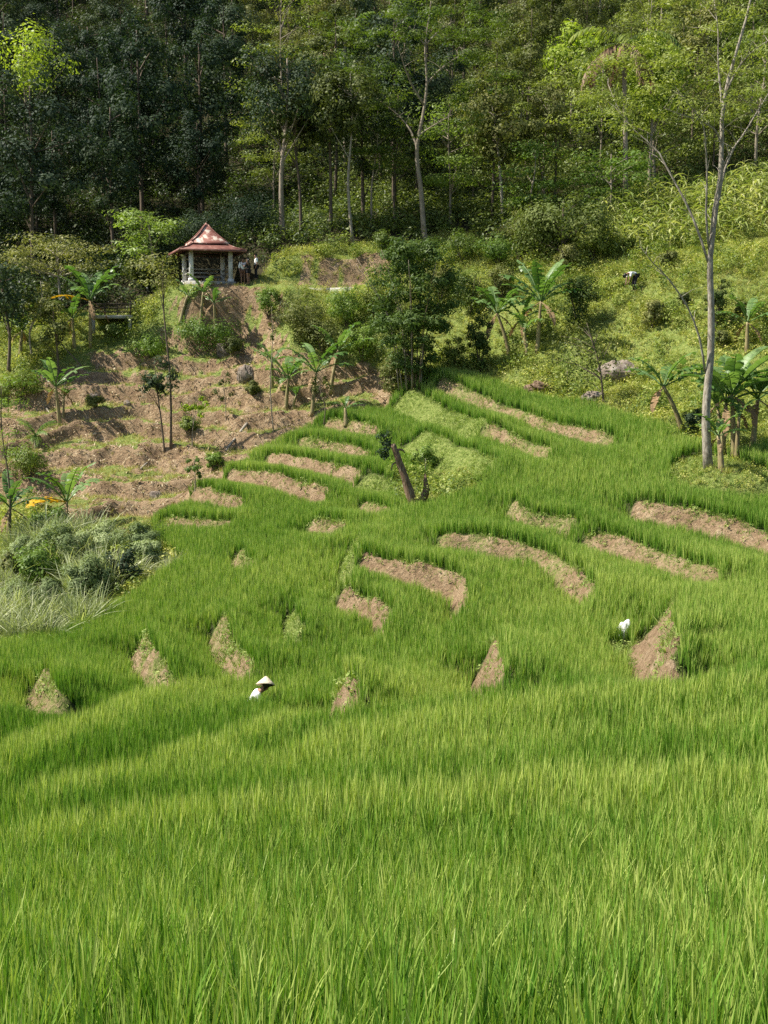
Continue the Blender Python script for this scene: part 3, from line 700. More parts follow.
# ------------------------------------------------------------------ the forest on the hill behind
KINDS = {
 'dark':  [tree_meshes('round', 1000 + i, 12 + 2 * (i % 3), 3.1 + .6 * (i % 2), .18, 34, 190, .24, .17, (M_LD, M_LB)[i % 2]) for i in range(5)],
 'olive': [tree_meshes('round', 1100 + i, 12 + 2 * (i % 3), 2.8 + .6 * (i % 2), .20, 30, 180, .23, .12, M_LO, M_BARKD) for i in range(5)],
 'feather': [tree_meshes('layer', 1200 + i, 12 + 2 * (i % 3), 3.4, .30, 44, 110, .23, .11, M_LF, M_BARKG) for i in range(4)],
 'lime':  [tree_meshes('round', 1300 + i, 11, 2.4, .35, 26, 75, .34, .15, M_LL, M_BARKG) for i in range(2)],
}
DESC = {'dark': 'dense dark green broadleaf tree', 'olive': 'olive green loose-crowned tree', 'feather': 'feathery layered light green tree', 'lime': 'bright lime-leaved tree'}
placed = []
cand = RNG.uniform([-75, 79], [75, 140], (6000, 2))
for x, y in cand:
    z = float(gz(x, y)); u, v = project(np.array(x), np.array(y), np.array(z))
    if not (-90 < u < 860 and -60 < v): continue
    if float(lookup(forestw, x, y)) < .9: continue
    if 60 < u < 330 and y < 84: continue
    dmin = 4.2 if y < 95 else 5.2
    if any((x - a) ** 2 + (y - b) ** 2 < dmin ** 2 for a, b, *_ in placed): continue
    placed.append((x, y, float(u), float(v)))
    if len(placed) >= 230: break
for x, y, u, v in placed:
    p = RNG.random()
    if u < 270: kind = 'dark' if p < .80 else 'olive'  # mostly dark leaves: the left hill's shade is put into leaf colour
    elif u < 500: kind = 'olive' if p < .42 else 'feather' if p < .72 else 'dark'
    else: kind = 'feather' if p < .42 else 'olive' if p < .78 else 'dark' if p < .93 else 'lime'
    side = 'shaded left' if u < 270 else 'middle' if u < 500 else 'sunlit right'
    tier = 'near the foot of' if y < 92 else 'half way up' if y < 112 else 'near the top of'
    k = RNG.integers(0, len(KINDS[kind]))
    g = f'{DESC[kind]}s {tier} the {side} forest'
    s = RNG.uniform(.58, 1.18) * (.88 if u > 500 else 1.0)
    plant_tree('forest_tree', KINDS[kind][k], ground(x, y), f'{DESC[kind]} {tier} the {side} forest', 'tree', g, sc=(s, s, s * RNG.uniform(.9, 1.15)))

def single(name, u, v, top_v, wpx, kind, leafm, label, bark=None, Y=None, bare=.45, nc=30, nl=80, leaf=.28, tr=.12, lean=0.0, seed=0, open_=1., flat=.8, cat='tree', rz=0.0):
    p = atg(u, v, Y); ppm = F / p[1]; Ht = max(.6, (v - top_v) / ppm if Y is None else (EYE[2] + p[1] * ray(u, top_v)[2]) - p[2])
    return plant_tree(name, tree_meshes(kind, 5000 + seed, Ht, wpx / ppm / 2, bare, nc, nl, leaf, tr, leafm, bark or M_BARKG, lean, flat, open_), p, label, cat, rz=rz)
# trees standing along the top of the mound
single('forest_tree', 283, 254, 45, 95, 'round', M_LD, 'tall dark tree with thick grey trunk at the left end of the mound', M_BARKG, 77.5, .48, 38, 150, .22, .20, seed=1)
single('forest_tree', 301, 250, 90, 60, 'round', M_LO, 'slender olive tree beside the thick grey trunk at the left end of the mound', M_BARKD, 78, .5, 26, 70, .28, .13, seed=2)
single('forest_tree', 331, 246, 70, 70, 'round', M_LD, 'dark-trunked tree between the slender olive tree and the straight pale trunk', M_BARKD, 79, .5, 30, 80, .3, .15, seed=3)
single('forest_tree', 353, 247, 62, 75, 'round', M_LO, 'tree with one straight pale trunk on top of the mound', M_BARKP, 76.5, .55, 32, 140, .22, .12, lean=-.03, seed=4)
single('forest_tree', 372, 244, 100, 50, 'layer', M_LF, 'thin feathery tree just right of the straight pale trunk', M_BARKG, 79, .4, 24, 70, .22, .09, seed=5)
single('forest_tree', 395, 243, 85, 60, 'layer', M_LF, 'light green thin-stemmed tree left of the tall layered tree', M_BARKD, 80, .4, 26, 70, .22, .10, seed=6)
single('forest_tree', 450, 232, 105, 70, 'layer', M_LG, 'fresh green layered tree right of the tall layered tree', M_BARKG, 80, .3, 34, 80, .24, .10, seed=7)
single('forest_tree', 503, 240, 95, 80, 'round', M_LO, 'olive tree with leaning pale trunk above the central shrubs', M_BARKP, 79, .45, 30, 80, .28, .13, lean=-.12, seed=8)
single('forest_tree', 528, 230, 140, 60, 'layer', M_LG, 'small fresh green feathery tree beside the dark spreading tree', M_BARKG, 77, .2, 30, 80, .24, .09, seed=9)
single('forest_tree', 562, 282, 195, 95, 'round', M_LO2, 'dark spreading tree standing behind the banana plants', M_BARKD, 69, .15, 44, 150, .2, .16, seed=10)
single('forest_tree', 608, 232, 148, 75, 'layer', M_LG, 'bright green feathery tree at the edge of the maize', M_BARKG, 76, .15, 40, 90, .24, .10, seed=11)
single('forest_tree', 545, 225, 120, 60, 'layer', M_LF, 'yellow-green layered tree behind the dark spreading tree', M_BARKG, 80, .3, 30, 80, .24, .10, seed=12)
single('forest_tree', 655, 195, 60, 90, 'layer', M_LF, 'wide feathery tree above the left part of the maize', M_BARKG, 82, .3, 40, 90, .25, .13, seed=13)
single('forest_tree', 755, 175, 30, 90, 'layer', M_LF, 'wide feathery tree above the maize at the right edge of the photo', M_BARKG, 80, .3, 40, 90, .25, .13, seed=14)
single('forest_tree', 30, 165, 28, 85, 'round', M_LL, 'bright lime tree standing out high in the dark forest at the left', M_BARKG, 93, .62, 26, 90, .26, .14, seed=15)
# left of the pavilion
single('umbrella_tree', 62, 322, 236, 118, 'layer', M_LO, 'wide flat-topped tree with branching pale limbs left of the pavilion', M_BARKP, 74, .55, 44, 85, .2, .12, seed=16)
single('leafy_tree', 152, 300, 208, 62, 'layer', M_LG, 'light leafy tree close to the left side of the pavilion', M_BARKG, 76, .3, 34, 80, .24, .10, seed=17)
single('leafy_tree', 150, 316, 262, 44, 'round', M_LO, 'low olive tree between the concrete platform and the pavilion', M_BARKG, 74, .3, 26, 70, .22, .08, seed=18)
single('leafy_tree', 8, 372, 258, 70, 'round', M_LD, 'dark-crowned tree with forked trunk at the left edge of the bare slope', M_BARKD, None, .35, 28, 75, .24, .12, seed=19)
single('small_tree', 59, 374, 303, 42, 'round', M_LO, 'small round-headed tree at the top of the bare slope', M_BARKD, None, .30, 24, 80, .17, .08, seed=20, flat=.7)
single('small_tree', 33, 358, 278, 36, 'round', M_LO, 'sparse pale olive tree behind the small round-headed tree', M_BARKP, None, .3, 18, 60, .18, .07, seed=21)
single('slim_tree', 165, 451, 352, 40, 'round', M_LD, 'slim dark-leaved tree with crooked stem on the bare slope', M_BARKD, None, .50, 17, 70, .17, .065, lean=-.03, seed=22)
single('pole_tree', 171, 447, 250, 26, 'layer', M_LO, 'very tall thin pole-like tree on the bare slope in front of the pavilion', M_BARKD, None, .80, 12, 50, .2, .075, seed=23)
single('sapling', 192, 447, 392, 26, 'round', M_LL, 'small sapling with bright lime leaves on the bare slope', M_BARKG, None, .5, 10, 45, .15, .03, seed=24)
single('sapling', 274, 432, 300, 18, 'round', M_LO, 'almost leafless thin sapling beside the banana clump on the bare slope', M_BARKG, None, .55, 6, 18, .15, .04, seed=25)
single('sapling', 194, 492, 455, 22, 'round', M_LG, 'low leafy sapling at the bottom of the bare slope by the first rice step', M_BARKG, None, .3, 8, 40, .13, .03, seed=26)
single('sapling', 322, 428, 372, 24, 'round', M_LO, 'thin sapling with few leaves left of the bamboo thicket', M_BARKD, None, .5, 8, 30, .15, .04, seed=27)
single('thin_tree', 8, 548, 372, 62, 'layer', M_LG, 'thin tree with flat fern-like leaf layers at the left edge', M_BARKD, None, .35, 13, 70, .15, .05, seed=28)
single('open_shrub', 604, 402, 318, 85, 'round', M_LO, 'open small-leaved shrub with leaning bare stems beside the rock outcrop', M_BARKD, None, .12, 42, 22, .15, .06, lean=-.25, seed=29, flat=.8, cat='shrub')
single('small_tree', 226, 420, 372, 20, 'round', M_LO, 'little green bush-like tree on the right of the bare slope', M_BARKG, None, .2, 8, 40, .13, .03, seed=30)

# ------------------------------------------------------------------ the tall layered tree and the pale tree in front
def drawn_tree(name, Y, trunk, limbs, leaves, label, bark, leafm, r0, lsize, seed, base_v=None):
    """a tree whose limbs follow photo outlines at its own distance; each limb also leans nearer or farther"""
    r = np.random.default_rng(seed)
    u0, v0 = trunk[0]; b = np.array(atg(u0, v0, Y)); tb = MB()
    def loc(pts, d0, d1, d2=0):
        n = len(pts); return np.array([atY(u, v, b[1] + d0 + (d1 - d0) * i / max(1, n - 1)) - b for i, (u, v) in enumerate(pts)])
    T = loc(trunk, 0, 0); T[0] = (0, 0, -.3)
    P = curve(T, 22); tb.tube(P, np.linspace(1, .22, 22) ** 1.1 * r0 * np.array([1.25, 1.1] + [1] * 20), 10, wob=.10)
    for pts, ra, dy in limbs:
        Q = curve(loc(pts, 0, dy), 12); tb.tube(Q, np.linspace(ra, ra * .25, 12), 7, wob=.1)
        for k in range(2, 12):
            e = Q[k] + np.array([r.normal() * .5, r.normal() * .6, .25 + .5 * r.random()]); tb.tube([Q[k], (Q[k] + e) / 2 + np.array([0, 0, .08]), e], [ra * .28, ra * .18, ra * .08], 5, cap=False)
    V, F_, Tt = [], [], []
    for u, v, rad, n, dy in leaves:
        c = atY(u, v, b[1] + dy) - b
        for _ in range(4): clump(V, F_, Tt, c + r.normal(size=3) * np.array([rad * .7, rad * .7, rad * .2]), (rad * .7, rad * .7, rad * .16), n // 4, lsize, r, 1.0, .4)
    o = thing(name, tuple(b), label, 'tree')
    tb.build('trunk', bark, o)
    link('crown', mesh_np('crown', np.concatenate(V), [np.concatenate(F_)], [leafm], False, {'tint': np.concatenate(Tt)}), o)
    return o
rl = np.random.default_rng(77)
LV = [(u + rl.normal() * 8, v + rl.normal() * 5, 1.1, 400, rl.normal() * 1.2) for u, v in
      [(590,105),(610,82),(632,92),(650,70),(668,88),(640,118),(615,125),(690,75),(700,58),(665,52),(640,48),(720,30),(745,12),(755,45),(760,80),(748,98),(735,118),(690,110),(700,10),(675,15),(600,62),(572,95),(560,78),(625,60),(655,100),(740,60),(765,110)]]
drawn_tree('pale_trunk_tree', 41.8, [(709,468),(706,430),(707,395),(711,350),(711,300),(710,262),(715,215),(721,170),(722,120),(727,85),(737,50),(748,12),(755,-25)],
  [([(705,372),(700,340),(690,312),(678,292),(666,276),(652,262),(640,246)], .045, -1.0),
   ([(708,262),(697,228),(684,199),(668,170),(657,150),(635,131),(620,112),(608,84)], .050, 1.2),
   ([(709,250),(706,215),(707,180),(706,150),(703,125),(692,108),(676,88)], .045, -1.2),
   ([(719,200),(724,172),(734,148),(745,132),(757,112),(772,88),(790,60)], .045, 1.5),
   ([(721,145),(715,130),(700,121),(682,115),(664,108)], .04, -1.0),
   ([(722,108),(720,85),(718,60),(718,30),(714,0)], .045, .6),
   ([(725,95),(737,70),(752,52),(772,38)], .04, -.8),
   ([(711,235),(714,205),(726,160),(740,140)], .04, -1.0)],
  LV, 'tall tree with a slender pale trunk and bare spreading limbs beside the banana clump', M_BARKP, M_LF, .165, .12, 5)
LV = [(u + rl.normal() * 5, v + rl.normal() * 3, 1.35, 380, rl.normal() * 1.6) for u, v in
      [(385,20),(400,8),(420,5),(445,10),(465,22),(480,35),(455,38),(430,30),(405,35),(378,42),(360,30),(470,55),(445,60),(480,10),(500,25),(370,70),(395,75),(350,85),(375,100),(400,108),(440,105),(465,115),(455,90),(490,75),(345,60),(440,128),(380,125)]]
drawn_tree('layered_tree', 76, [(426,247),(423,220),(421,190),(417,160),(418,140),(424,110),(427,80),(425,50),(428,25),(432,-5)],
  [([(418,150),(410,130),(398,115),(385,105)], .09, 1.5), ([(424,105),(412,85),(404,65),(398,45)], .08, -1.5), ([(426,85),(440,70),(456,58),(470,50)], .08, 1.2),
   ([(425,45),(412,30),(400,20)], .06, -1.0), ([(426,45),(440,30),(455,22)], .06, 1.0), ([(419,135),(436,124),(452,115)], .06, -1.3)],
  LV, 'tallest layered tree with a long bare pale trunk on top of the mound', M_BARKG, M_LF, .19, .2, 6)

# ------------------------------------------------------------------ palms
def frond(L, elev, droop, seed, ll=.45, nl=26, wid=.03, hang=.5):
    r = np.random.default_rng(seed); n = 9; P = [np.zeros(3)]; th = elev
    for i in range(n): th -= droop / n * (.5 + i / n); P.append(P[-1] + np.array([math.cos(th), 0, math.sin(th)]) * L / n)
    P = np.array(P); mb = MB(); mb.tube(P, np.linspace(.03, .006, n + 1), 4)
    for k in range(nl):
        t = .12 + .86 * k / nl; x = t * n; i = min(int(x), n - 1); c = P[i] + (P[i + 1] - P[i]) * (x - i); tan = (P[i + 1] - P[i]); tan /= np.linalg.norm(tan)
        for s in (-1, 1):
            l = ll * math.sin(math.pi * (.12 + .8 * t)) * (.85 + .3 * r.random()); d = np.array([0, s, 0]) * .85 + tan * .5 + np.array([0, 0, -hang + .3 * r.normal() * .4]); d /= np.linalg.norm(d)
            w = np.cross(d, [0, 0, 1]); w /= np.linalg.norm(w) + 1e-6
            m_ = c + d * l * .5 + np.array([0, 0, .04]); e = c + d * l + np.array([0, 0, -hang * l * .35])
            mb.add([c + w * wid * .4, c - w * wid * .4, m_ - w * wid, m_ + w * wid, e], [[(0, 1, 2, 3)], [(3, 2, 4)]], r.random())
    return mb
def palm(name, loc, Ht, L, nf, label, seed, trunk_r=.13, lean=(0, 0), dead=0, leafm=None, droop=1.6):
    r = np.random.default_rng(seed); o = thing(name, loc, label, 'palm'); tb = MB()
    P = curve([(0, 0, -.2), (lean[0] * .4, lean[1] * .4, Ht * .5), (lean[0], lean[1], Ht)], 8); tb.tube(P, np.linspace(trunk_r * 1.2, trunk_r * .8, 8), 8, wob=.1); tb.build('trunk', M_BARKG, o)
    for i in range(nf):
        d = i >= nf - dead
        mb = frond(L * (.85 + .3 * r.random()), (-.1 if d else .25 + 1.1 * r.random()), droop, seed * 31 + i, L * .22, 26, .028 * L / 2, 1.0 if d else .45)
        f = mb.build('frond', M_PALMD if d else (leafm or M_LF), o, False); f.location = (lean[0], lean[1], Ht); f.rotation_euler = (0, 0, i * 2.4 + r.normal() * .2)
        if d: f['label'] = 'brown dead frond hanging down'
    return o
p = atg(626, 200, 79); palm('coconut_palm', p, (EYE[2] + 79 * ray(0, 44)[2]) - p[2], 4.6, 13, 'coconut palm with drooping brown dead fronds rising from the upper right forest', 3, .16, (-.5, 0), 7, M_LF, 2.0)
p = atg(345, 150, 96); palm('coconut_palm', p, (EYE[2] + 96 * ray(0, 42)[2]) - p[2], 4.0, 10, 'palm with upright pale fronds among the forest trees above the mound', 4, .15, (0, 0), 1, M_LG, 1.5)
p = atg(36, 450); palm('young_palm', p, .75, 1.5, 11, 'young low palm with arching fresh fronds on the left of the bare slope', 5, .09, (0, 0), 0, M_LG, 1.3)

# ------------------------------------------------------------------ banana plants
def banana_leaf(L, W, elev, droop, seed, tear=.5):
    r = np.random.default_rng(seed); n = 16; P = [np.zeros(3)]; th = elev
    for i in range(n): th -= droop / n * (.3 + 1.4 * i / n); P.append(P[-1] + np.array([math.cos(th), 0, math.sin(th)]) * L / n)
    P = np.array(P); mb = MB(); mb.tube(P, np.linspace(.035, .008, n + 1) * (L / 2) ** .5, 5, tint=.8)
    fold = .35 + .5 * r.random(); sd = [fold, fold]
    for i in range(3, n):
        for s in (-1, 1):
            t0, t1 = (i - 3) / (n - 3), (i - 2) / (n - 3); w0, w1 = [W * (math.sin(math.pi * min(1, .06 + .9 * t)) ** .65 if t < 1 else .05) for t in (t0, t1)]
            a = (fold if s > 0 else fold * .8) - (.9 * r.random() if r.random() < tear * .7 else .08 * r.random())
            q = .93 if r.random() < tear else 1.0
            a2 = a - .5
            T0, T1 = P[i], P[i] + (P[i + 1] - P[i]) * q
            up = np.array([-(P[i + 1] - P[i])[2], 0, (P[i + 1] - P[i])[0]]); up /= np.linalg.norm(up) + 1e-9
            e1 = np.array([0, s * math.cos(a), 0]) + up * math.sin(a); e2 = np.array([0, s * math.cos(a2), 0]) + up * math.sin(a2)
            V = [T0, T1, T1 + e1 * w1 * .55, T0 + e1 * w0 * .55, T1 + e1 * w1 * .55 + e2 * w1 * .45, T0 + e1 * w0 * .55 + e2 * w0 * .45]
            Q = [(0, 1, 2, 3), (3, 2, 4, 5)] if s > 0 else [(3, 2, 1, 0), (5, 4, 2, 3)]
            mb.add(V, [Q], np.clip(.35 + .35 * r.random() + .15 * t0, 0, 1))
    return mb
def banana(u, v, crown_uv, L, nf, label, seed, Y=None, r0=.11, yellow=0, dead=2, W=None, suckers=0, tear=.7, group=None):
    p = np.array(atg(u, v, Y)); r = np.random.default_rng(seed); o = thing('banana_plant', tuple(p), label, 'banana plant', group)
    c = atY(crown_uv[0], crown_uv[1], p[1]) - p; c[1] += r.normal() * .2; c[2] = max(c[2], .3)
    tb = MB(); P = curve([(0, 0, -.15), c * np.array([.45, .45, .5]), c], 8); tb.tube(P, np.linspace(r0 * 1.25, r0 * .55, 8), 9, wob=.12); tb.build('pseudostem', M_BSTEM, o)
    for k in range(suckers):
        an = r.random() * 6.28; q = np.array([math.cos(an), math.sin(an), 0]) * (.3 + .4 * r.random()); h = c[2] * (.4 + .4 * r.random())
        tb = MB(); tb.tube(curve([q - (0, 0, .15), q * 1.1 + (0, 0, h * .5), q * 1.4 + (0, 0, h)], 6), np.linspace(r0, r0 * .5, 6), 8, wob=.12); tb.build('pseudostem', M_BSTEM, o)
        for j in range(3):
            f = banana_leaf(L * .6, L * .13, 1.0 + .4 * r.random(), 1.5, seed * 77 + k * 9 + j, tear).build('leaf', M_BAN, o); f.location = q * 1.4 + np.array((0, 0, h - .03)); f.rotation_euler = (0, 0, r.random() * 6.28)
    for i in range(nf + dead):
        y = i < yellow; d = i >= nf
        e = (-.5 if d else (.3 if y else .55 + .80 * (i / nf)))
        f = banana_leaf(L * 1.2 * (.8 + .35 * r.random()) * (.7 if d else 1), (W or L * .15) * (.5 if d else 1), e, (.9 if d else .55 + .75 * r.random()), seed * 131 + i, .9 if d else tear).build('leaf', M_BAND if d else M_BANY if y else M_BAN, o)
        f.location = c - np.array((0, 0, .04)); f.rotation_euler = (0, 0, (2.9 + .5 * i if y else i * 2.4 + r.normal() * .3))
        if y: f['label'] = 'bright yellow dying banana leaf'
        if d: f['label'] = 'brown withered banana leaf hanging down'
    return o
banana(537, 353, (541, 301), 2.5, 9, 'tallest banana plant of the group below the dark spreading tree', 11, W=.36, suckers=1)
banana(510, 354, (497, 313), 2.2, 7, 'banana plant leaning left beside the tallest banana plant', 12, W=.36)
banana(526, 352, (523, 318), 1.7, 6, 'shorter banana plant squeezed between the leaning and the tallest banana plants', 13)
banana(734, 458, (733, 394), 2.0, 9, 'large banana plant with broad upright leaves beside the slender pale trunk', 14, W=.38, suckers=2, dead=2, tear=.25)
banana(722, 454, (724, 402), 1.9, 7, 'banana plant between the slender pale trunk and the large banana plant', 15, W=.34, dead=2, tear=.25)
banana(752, 452, (757, 398), 2.0, 7, 'banana plant with torn hanging leaves at the right edge of the photo', 16, W=.34, dead=2)
banana(722, 472, (720, 436), 1.1, 6, 'low young banana plant at the foot of the slender pale trunk', 17, tear=.3)
banana(684, 432, (663, 386), 1.7, 6, 'banana plant leaning left on the grass bank left of the slender pale trunk', 18, W=.34)
banana(747, 352, (747, 322), 1.6, 5, 'small banana plant alone on the weedy hillside at right', 19)
banana(90, 332, (90, 300), 2.5, 10, 'banana plant with long arching leaves left of the concrete platform', 20, Y=70.0, W=.34, yellow=1)
banana(74, 336, (72, 318), 1.8, 6, 'small pale banana plant beside the long-leaved one near the platform', 21, Y=70)
banana(60, 424, (57, 386), 1.8, 8, 'banana plant on the left part of the bare slope', 22, suckers=1)
banana(66, 532, (66, 502), 1.9, 9, 'banana plant with bright yellow dying leaves above the reeds', 23, yellow=3, suckers=1)
banana(8, 548, (8, 508), 1.7, 7, 'dark banana plant at the left edge above the reeds', 24)
banana(200, 328, (203, 292), 1.25, 6, 'banana plant leaning against the bank in front of the pavilion', 25, Y=69.8, dead=1)
banana(216, 330, (215, 303), 1.2, 6, 'low banana plant under the right corner of the pavilion', 26, Y=69.6)
banana(180, 326, (187, 295), 1.1, 5, 'thin banana plant under the left corner of the pavilion', 27, Y=70)
banana(286, 408, (289, 378), 1.7, 7, 'banana plant with brown stems right of the bare slope', 28, suckers=2, dead=2)
banana(312, 414, (316, 372), 1.9, 7, 'banana plant with hanging leaves between the brown-stemmed one and the bamboo thicket', 29, dead=2)
banana(330, 392, (338, 350), 2.0, 6, 'banana plant with one long pale horizontal leaf under the slope shrubs', 30)
banana(272, 388, (272, 362), 1.5, 5, 'small banana plant behind the brown-stemmed banana plant', 31)
banana(346, 424, (345, 408), .9, 4, 'tiny bright banana shoot at the top edge of the rice steps', 32, dead=0)
banana(20, 356, (22, 330), 1.6, 6, 'banana plant under the dark forked tree at the left edge', 33)

# ------------------------------------------------------------------ shrubs
def shrub(u, v, wpx, hpx, leafm, label, seed, Y=None, nl=95, nc=None, leaf=.12, name='shrub', dz=0.0):
    asp = .24 if leafm is M_SAGE else .5
    p = atg(u, v, Y); ppm = F / p[1]; W, Hh = wpx / ppm / 2, hpx / ppm; r = np.random.default_rng(9000 + seed); V, F_, T = [], [], []
    nc = nc or int(18 + W * Hh * 6)
    for i in range(nc):
        d = r.normal(size=3); d /= np.linalg.norm(d); q = r.random() ** .45; s = min(W, Hh) * (.2 + .22 * r.random())
        c = np.array([d[0] * q * W * .82, d[1] * q * min(W, 1.8) * .8, Hh * .5 + d[2] * q * Hh * .42]); clump(V, F_, T, c, (s, s, s * .85), nl if asp > .3 else nl * 2, leaf if asp > .3 else leaf * 1.3, r, .5, asp, d)
    o = thing(name, p, label, 'shrub'); tb = MB()
    for k in range(4):
        a = r.random() * 6.28; tb.tube(curve([(0, 0, -.1), (math.cos(a) * W * .2, math.sin(a) * W * .2, Hh * .35), (math.cos(a) * W * .5, math.sin(a) * W * .5, Hh * .75)], 5), np.linspace(.04, .012, 5), 5, cap=False)
    tb.build('stems', M_BARKD, o)
    link('foliage', mesh_np('foliage', np.concatenate(V), [np.concatenate(F_)], [leafm], False, {'tint': np.concatenate(T)}), o); return o
SH = [
 (208, 352, 78, 34, M_LG, 'wide fresh green shrub on the bank under the pavilion'), (150, 358, 52, 24, M_LG, 'low green shrub left of the wide shrub under the pavilion'),
 (112, 337, 36, 14, M_LF, 'pale bush in front of the concrete platform'), (232, 356, 26, 22, M_LO, 'small olive shrub right of the wide shrub under the pavilion'),
 (480, 372, 36, 66, M_LO2, 'dense dark column-shaped shrub above the top rice terrace'), (454, 368, 30, 34, M_LF, 'light shrub in the gap between bamboo thicket and dark column-shaped shrub'),
 (394, 396, 38, 52, M_LO, 'olive shrub at the left foot of the bamboo thicket'), (652, 328, 32, 30, M_LO, 'rounded dark shrub below the stooping farmer'),
 (716, 332, 28, 62, M_LO2, 'dark ivy-covered column shrub in place of a shaded hollow behind the slender pale trunk'), (742, 316, 22, 16, M_LO, 'small dark shrub on the hillside near the right edge'),  # deep green column shrub stands in for a dark, shaded hollow
 (300, 338, 58, 48, M_LO, 'leafy olive shrub on the slope under the path'), (346, 326, 52, 46, M_LG, 'green shrub on the slope under the mound'),
 (268, 318, 34, 32, M_LG, 'small shrub just below the path right of the pavilion'), (322, 352, 60, 34, M_LO, 'spreading shrub below the leafy olive shrub on the slope'),
 (372, 318, 46, 46, M_LF, 'yellow-green shrub left of the bamboo thicket top'), (362, 362, 40, 40, M_LG, 'fresh shrub beside the bamboo thicket on the slope'),
 (462, 262, 52, 30, M_LF, 'pale shrub under the tall layered tree'), (498, 268, 54, 34, M_LG, 'green shrub right of the pale shrub under the tall layered tree'),
 (524, 250, 48, 40, M_LO, 'olive bush at the forest edge above the banana group'), (470, 315, 46, 50, M_LF, 'light green bush right of the bamboo thicket'),
 (500, 300, 40, 36, M_LO, 'olive bush behind the leaning banana plant'), (578, 330, 50, 60, M_LO2, 'dark bush right of the tallest banana plant'),
 (30, 480, 58, 38, M_LF, 'low yellow-green bush on the far left under the bare slope'), (52, 540, 60, 34, M_LG, 'fern-like green bush under the yellow-leaved banana plant'),
 (12, 590, 34, 46, M_LO, 'dark bush among the reeds at the left edge'), (84, 602, 60, 50, M_SAGE, 'big pale bush at the bottom of the reed thicket'),
 (124, 588, 44, 50, M_LD, 'dark rounded bush at the right end of the reed thicket'), (20, 400, 50, 34, M_LF, 'feathery low bush under the dark forked tree at the left'),
 (592, 262, 34, 38, M_LF, 'yellow-green bush left of the stooping farmer'), (566, 272, 34, 30, M_LO, 'olive bush between the dark spreading tree and the maize'),
 (630, 255, 22, 16, M_LF, 'small leafy bush above the stooping farmer'), (668, 268, 20, 20, M_LO, 'little olive bush at the lower edge of the maize'),
 (684, 305, 14, 16, M_LO, 'tiny dark shrub between rounded dark shrub and ivy-covered column shrub'), (722, 348, 22, 20, M_LO, 'low olive shrub under the ivy-covered column shrub'),
 (692, 434, 26, 26, M_LD, 'dark low shrub beside the left-leaning banana plant'), (410, 268, 44, 24, M_LF, 'grassy bush on the right end of the mound'),
 (384, 250, 30, 20, M_LF, 'small bush at the foot of the thin mound trees'), (252, 395, 20, 14, M_LO, 'weedy bush beside the pale boulder on the bare slope'),
 (190, 432, 24, 16, M_LF, 'low weedy bush at the foot of the lime sapling'), (95, 408, 20, 14, M_LO, 'tiny bush on a ledge of the bare slope'),
 (214, 470, 30, 20, M_LG, 'green bush above the first rice step'), (425, 470, 36, 28, M_LG, 'leafy bush behind the dead tree stump'),
 (40, 590, 56, 50, M_LG, 'green bush between the dark left-edge bush and the big pale bush'), (150, 566, 40, 28, M_SAGE, 'low pale bush at the right tip of the reed thicket'),
 (20, 622, 62, 44, M_SAGE, 'rounded grey-green bush at the lower left edge beside the rice'), (62, 572, 60, 52, M_SAGE, 'tall grey-green bush in the middle of the left thicket'), (100, 562, 56, 46, M_SAGE, 'pale grey-green bush right of the tall one in the left thicket'),
 (140, 560, 52, 40, M_SAGE, 'low grey-green bush near the right end of the left thicket'), (28, 570, 50, 40, M_SAGE, 'grey-green bush left of the tall one in the left thicket'), (50, 614, 50, 40, M_SAGE, 'grey-green bush at the front of the left thicket'),
 (550, 250, 40, 34, M_LG, 'fresh bush at the forest edge behind the dark spreading tree'), (440, 300, 40, 40, M_LO, 'bush behind the right shoulder of the bamboo thicket'),
]
for i, (u, v, w_, h_, m_, lab) in enumerate(SH): shrub(u, v, w_, h_, m_, lab, i)
shrub(200, 262, 66, 46, M_LD, 'dark bush directly behind the pavilion', 201, 77.2)
shrub(250, 264, 86, 48, M_LD, 'dark bush behind the people at the right side of the pavilion', 202, 77.4)
shrub(168, 268, 50, 40, M_LD, 'dark bush behind the left corner of the pavilion', 203, 77.0)
# bamboo thicket in the middle
p = atg(413, 388); ppm = F / p[1]; r = np.random.default_rng(55); o = thing('bamboo_thicket', p, 'big bushy bamboo thicket with thin reddish stems in the middle of the slope', 'bamboo')
V, F_, T = [], [], []
for k in range(16):
    a = r.random() * 6.28; q = r.random() * .8; b0 = np.array([math.cos(a) * q, math.sin(a) * q * .7, -.1]); hh = 5.0 + 2.6 * r.random(); tx, ty = (math.cos(a) * (1.0 + 1.5 * r.random()) - .1), math.sin(a) * 1.2
    P = curve([b0, b0 + (tx * .25, ty * .25, hh * .55), b0 + (tx, ty, hh)], 8); tb = MB(); tb.tube(P, np.linspace(.04, .01, 8), 5); tb.build('culm', M_BARKG if k % 3 else M_STUMP, o)
for k in range(170):
    z = .9 + 7.0 * r.random() ** .9; wz = 2.5 * math.sin(math.pi * min(.97, (z - .4) / 8.2)) ** .6; a = r.random() * 6.28; q = math.sqrt(r.random()) * wz
    s = .4 + .35 * r.random(); clump(V, F_, T, (math.cos(a) * q, math.sin(a) * q * .75, z), (s * 1.1, s * 1.1, s * .6), 110, .22, r, .5, .32)
link('foliage', mesh_np('foliage', np.concatenate(V), [np.concatenate(F_)], [M_LG2], False, {'tint': np.concatenate(T)}), o)

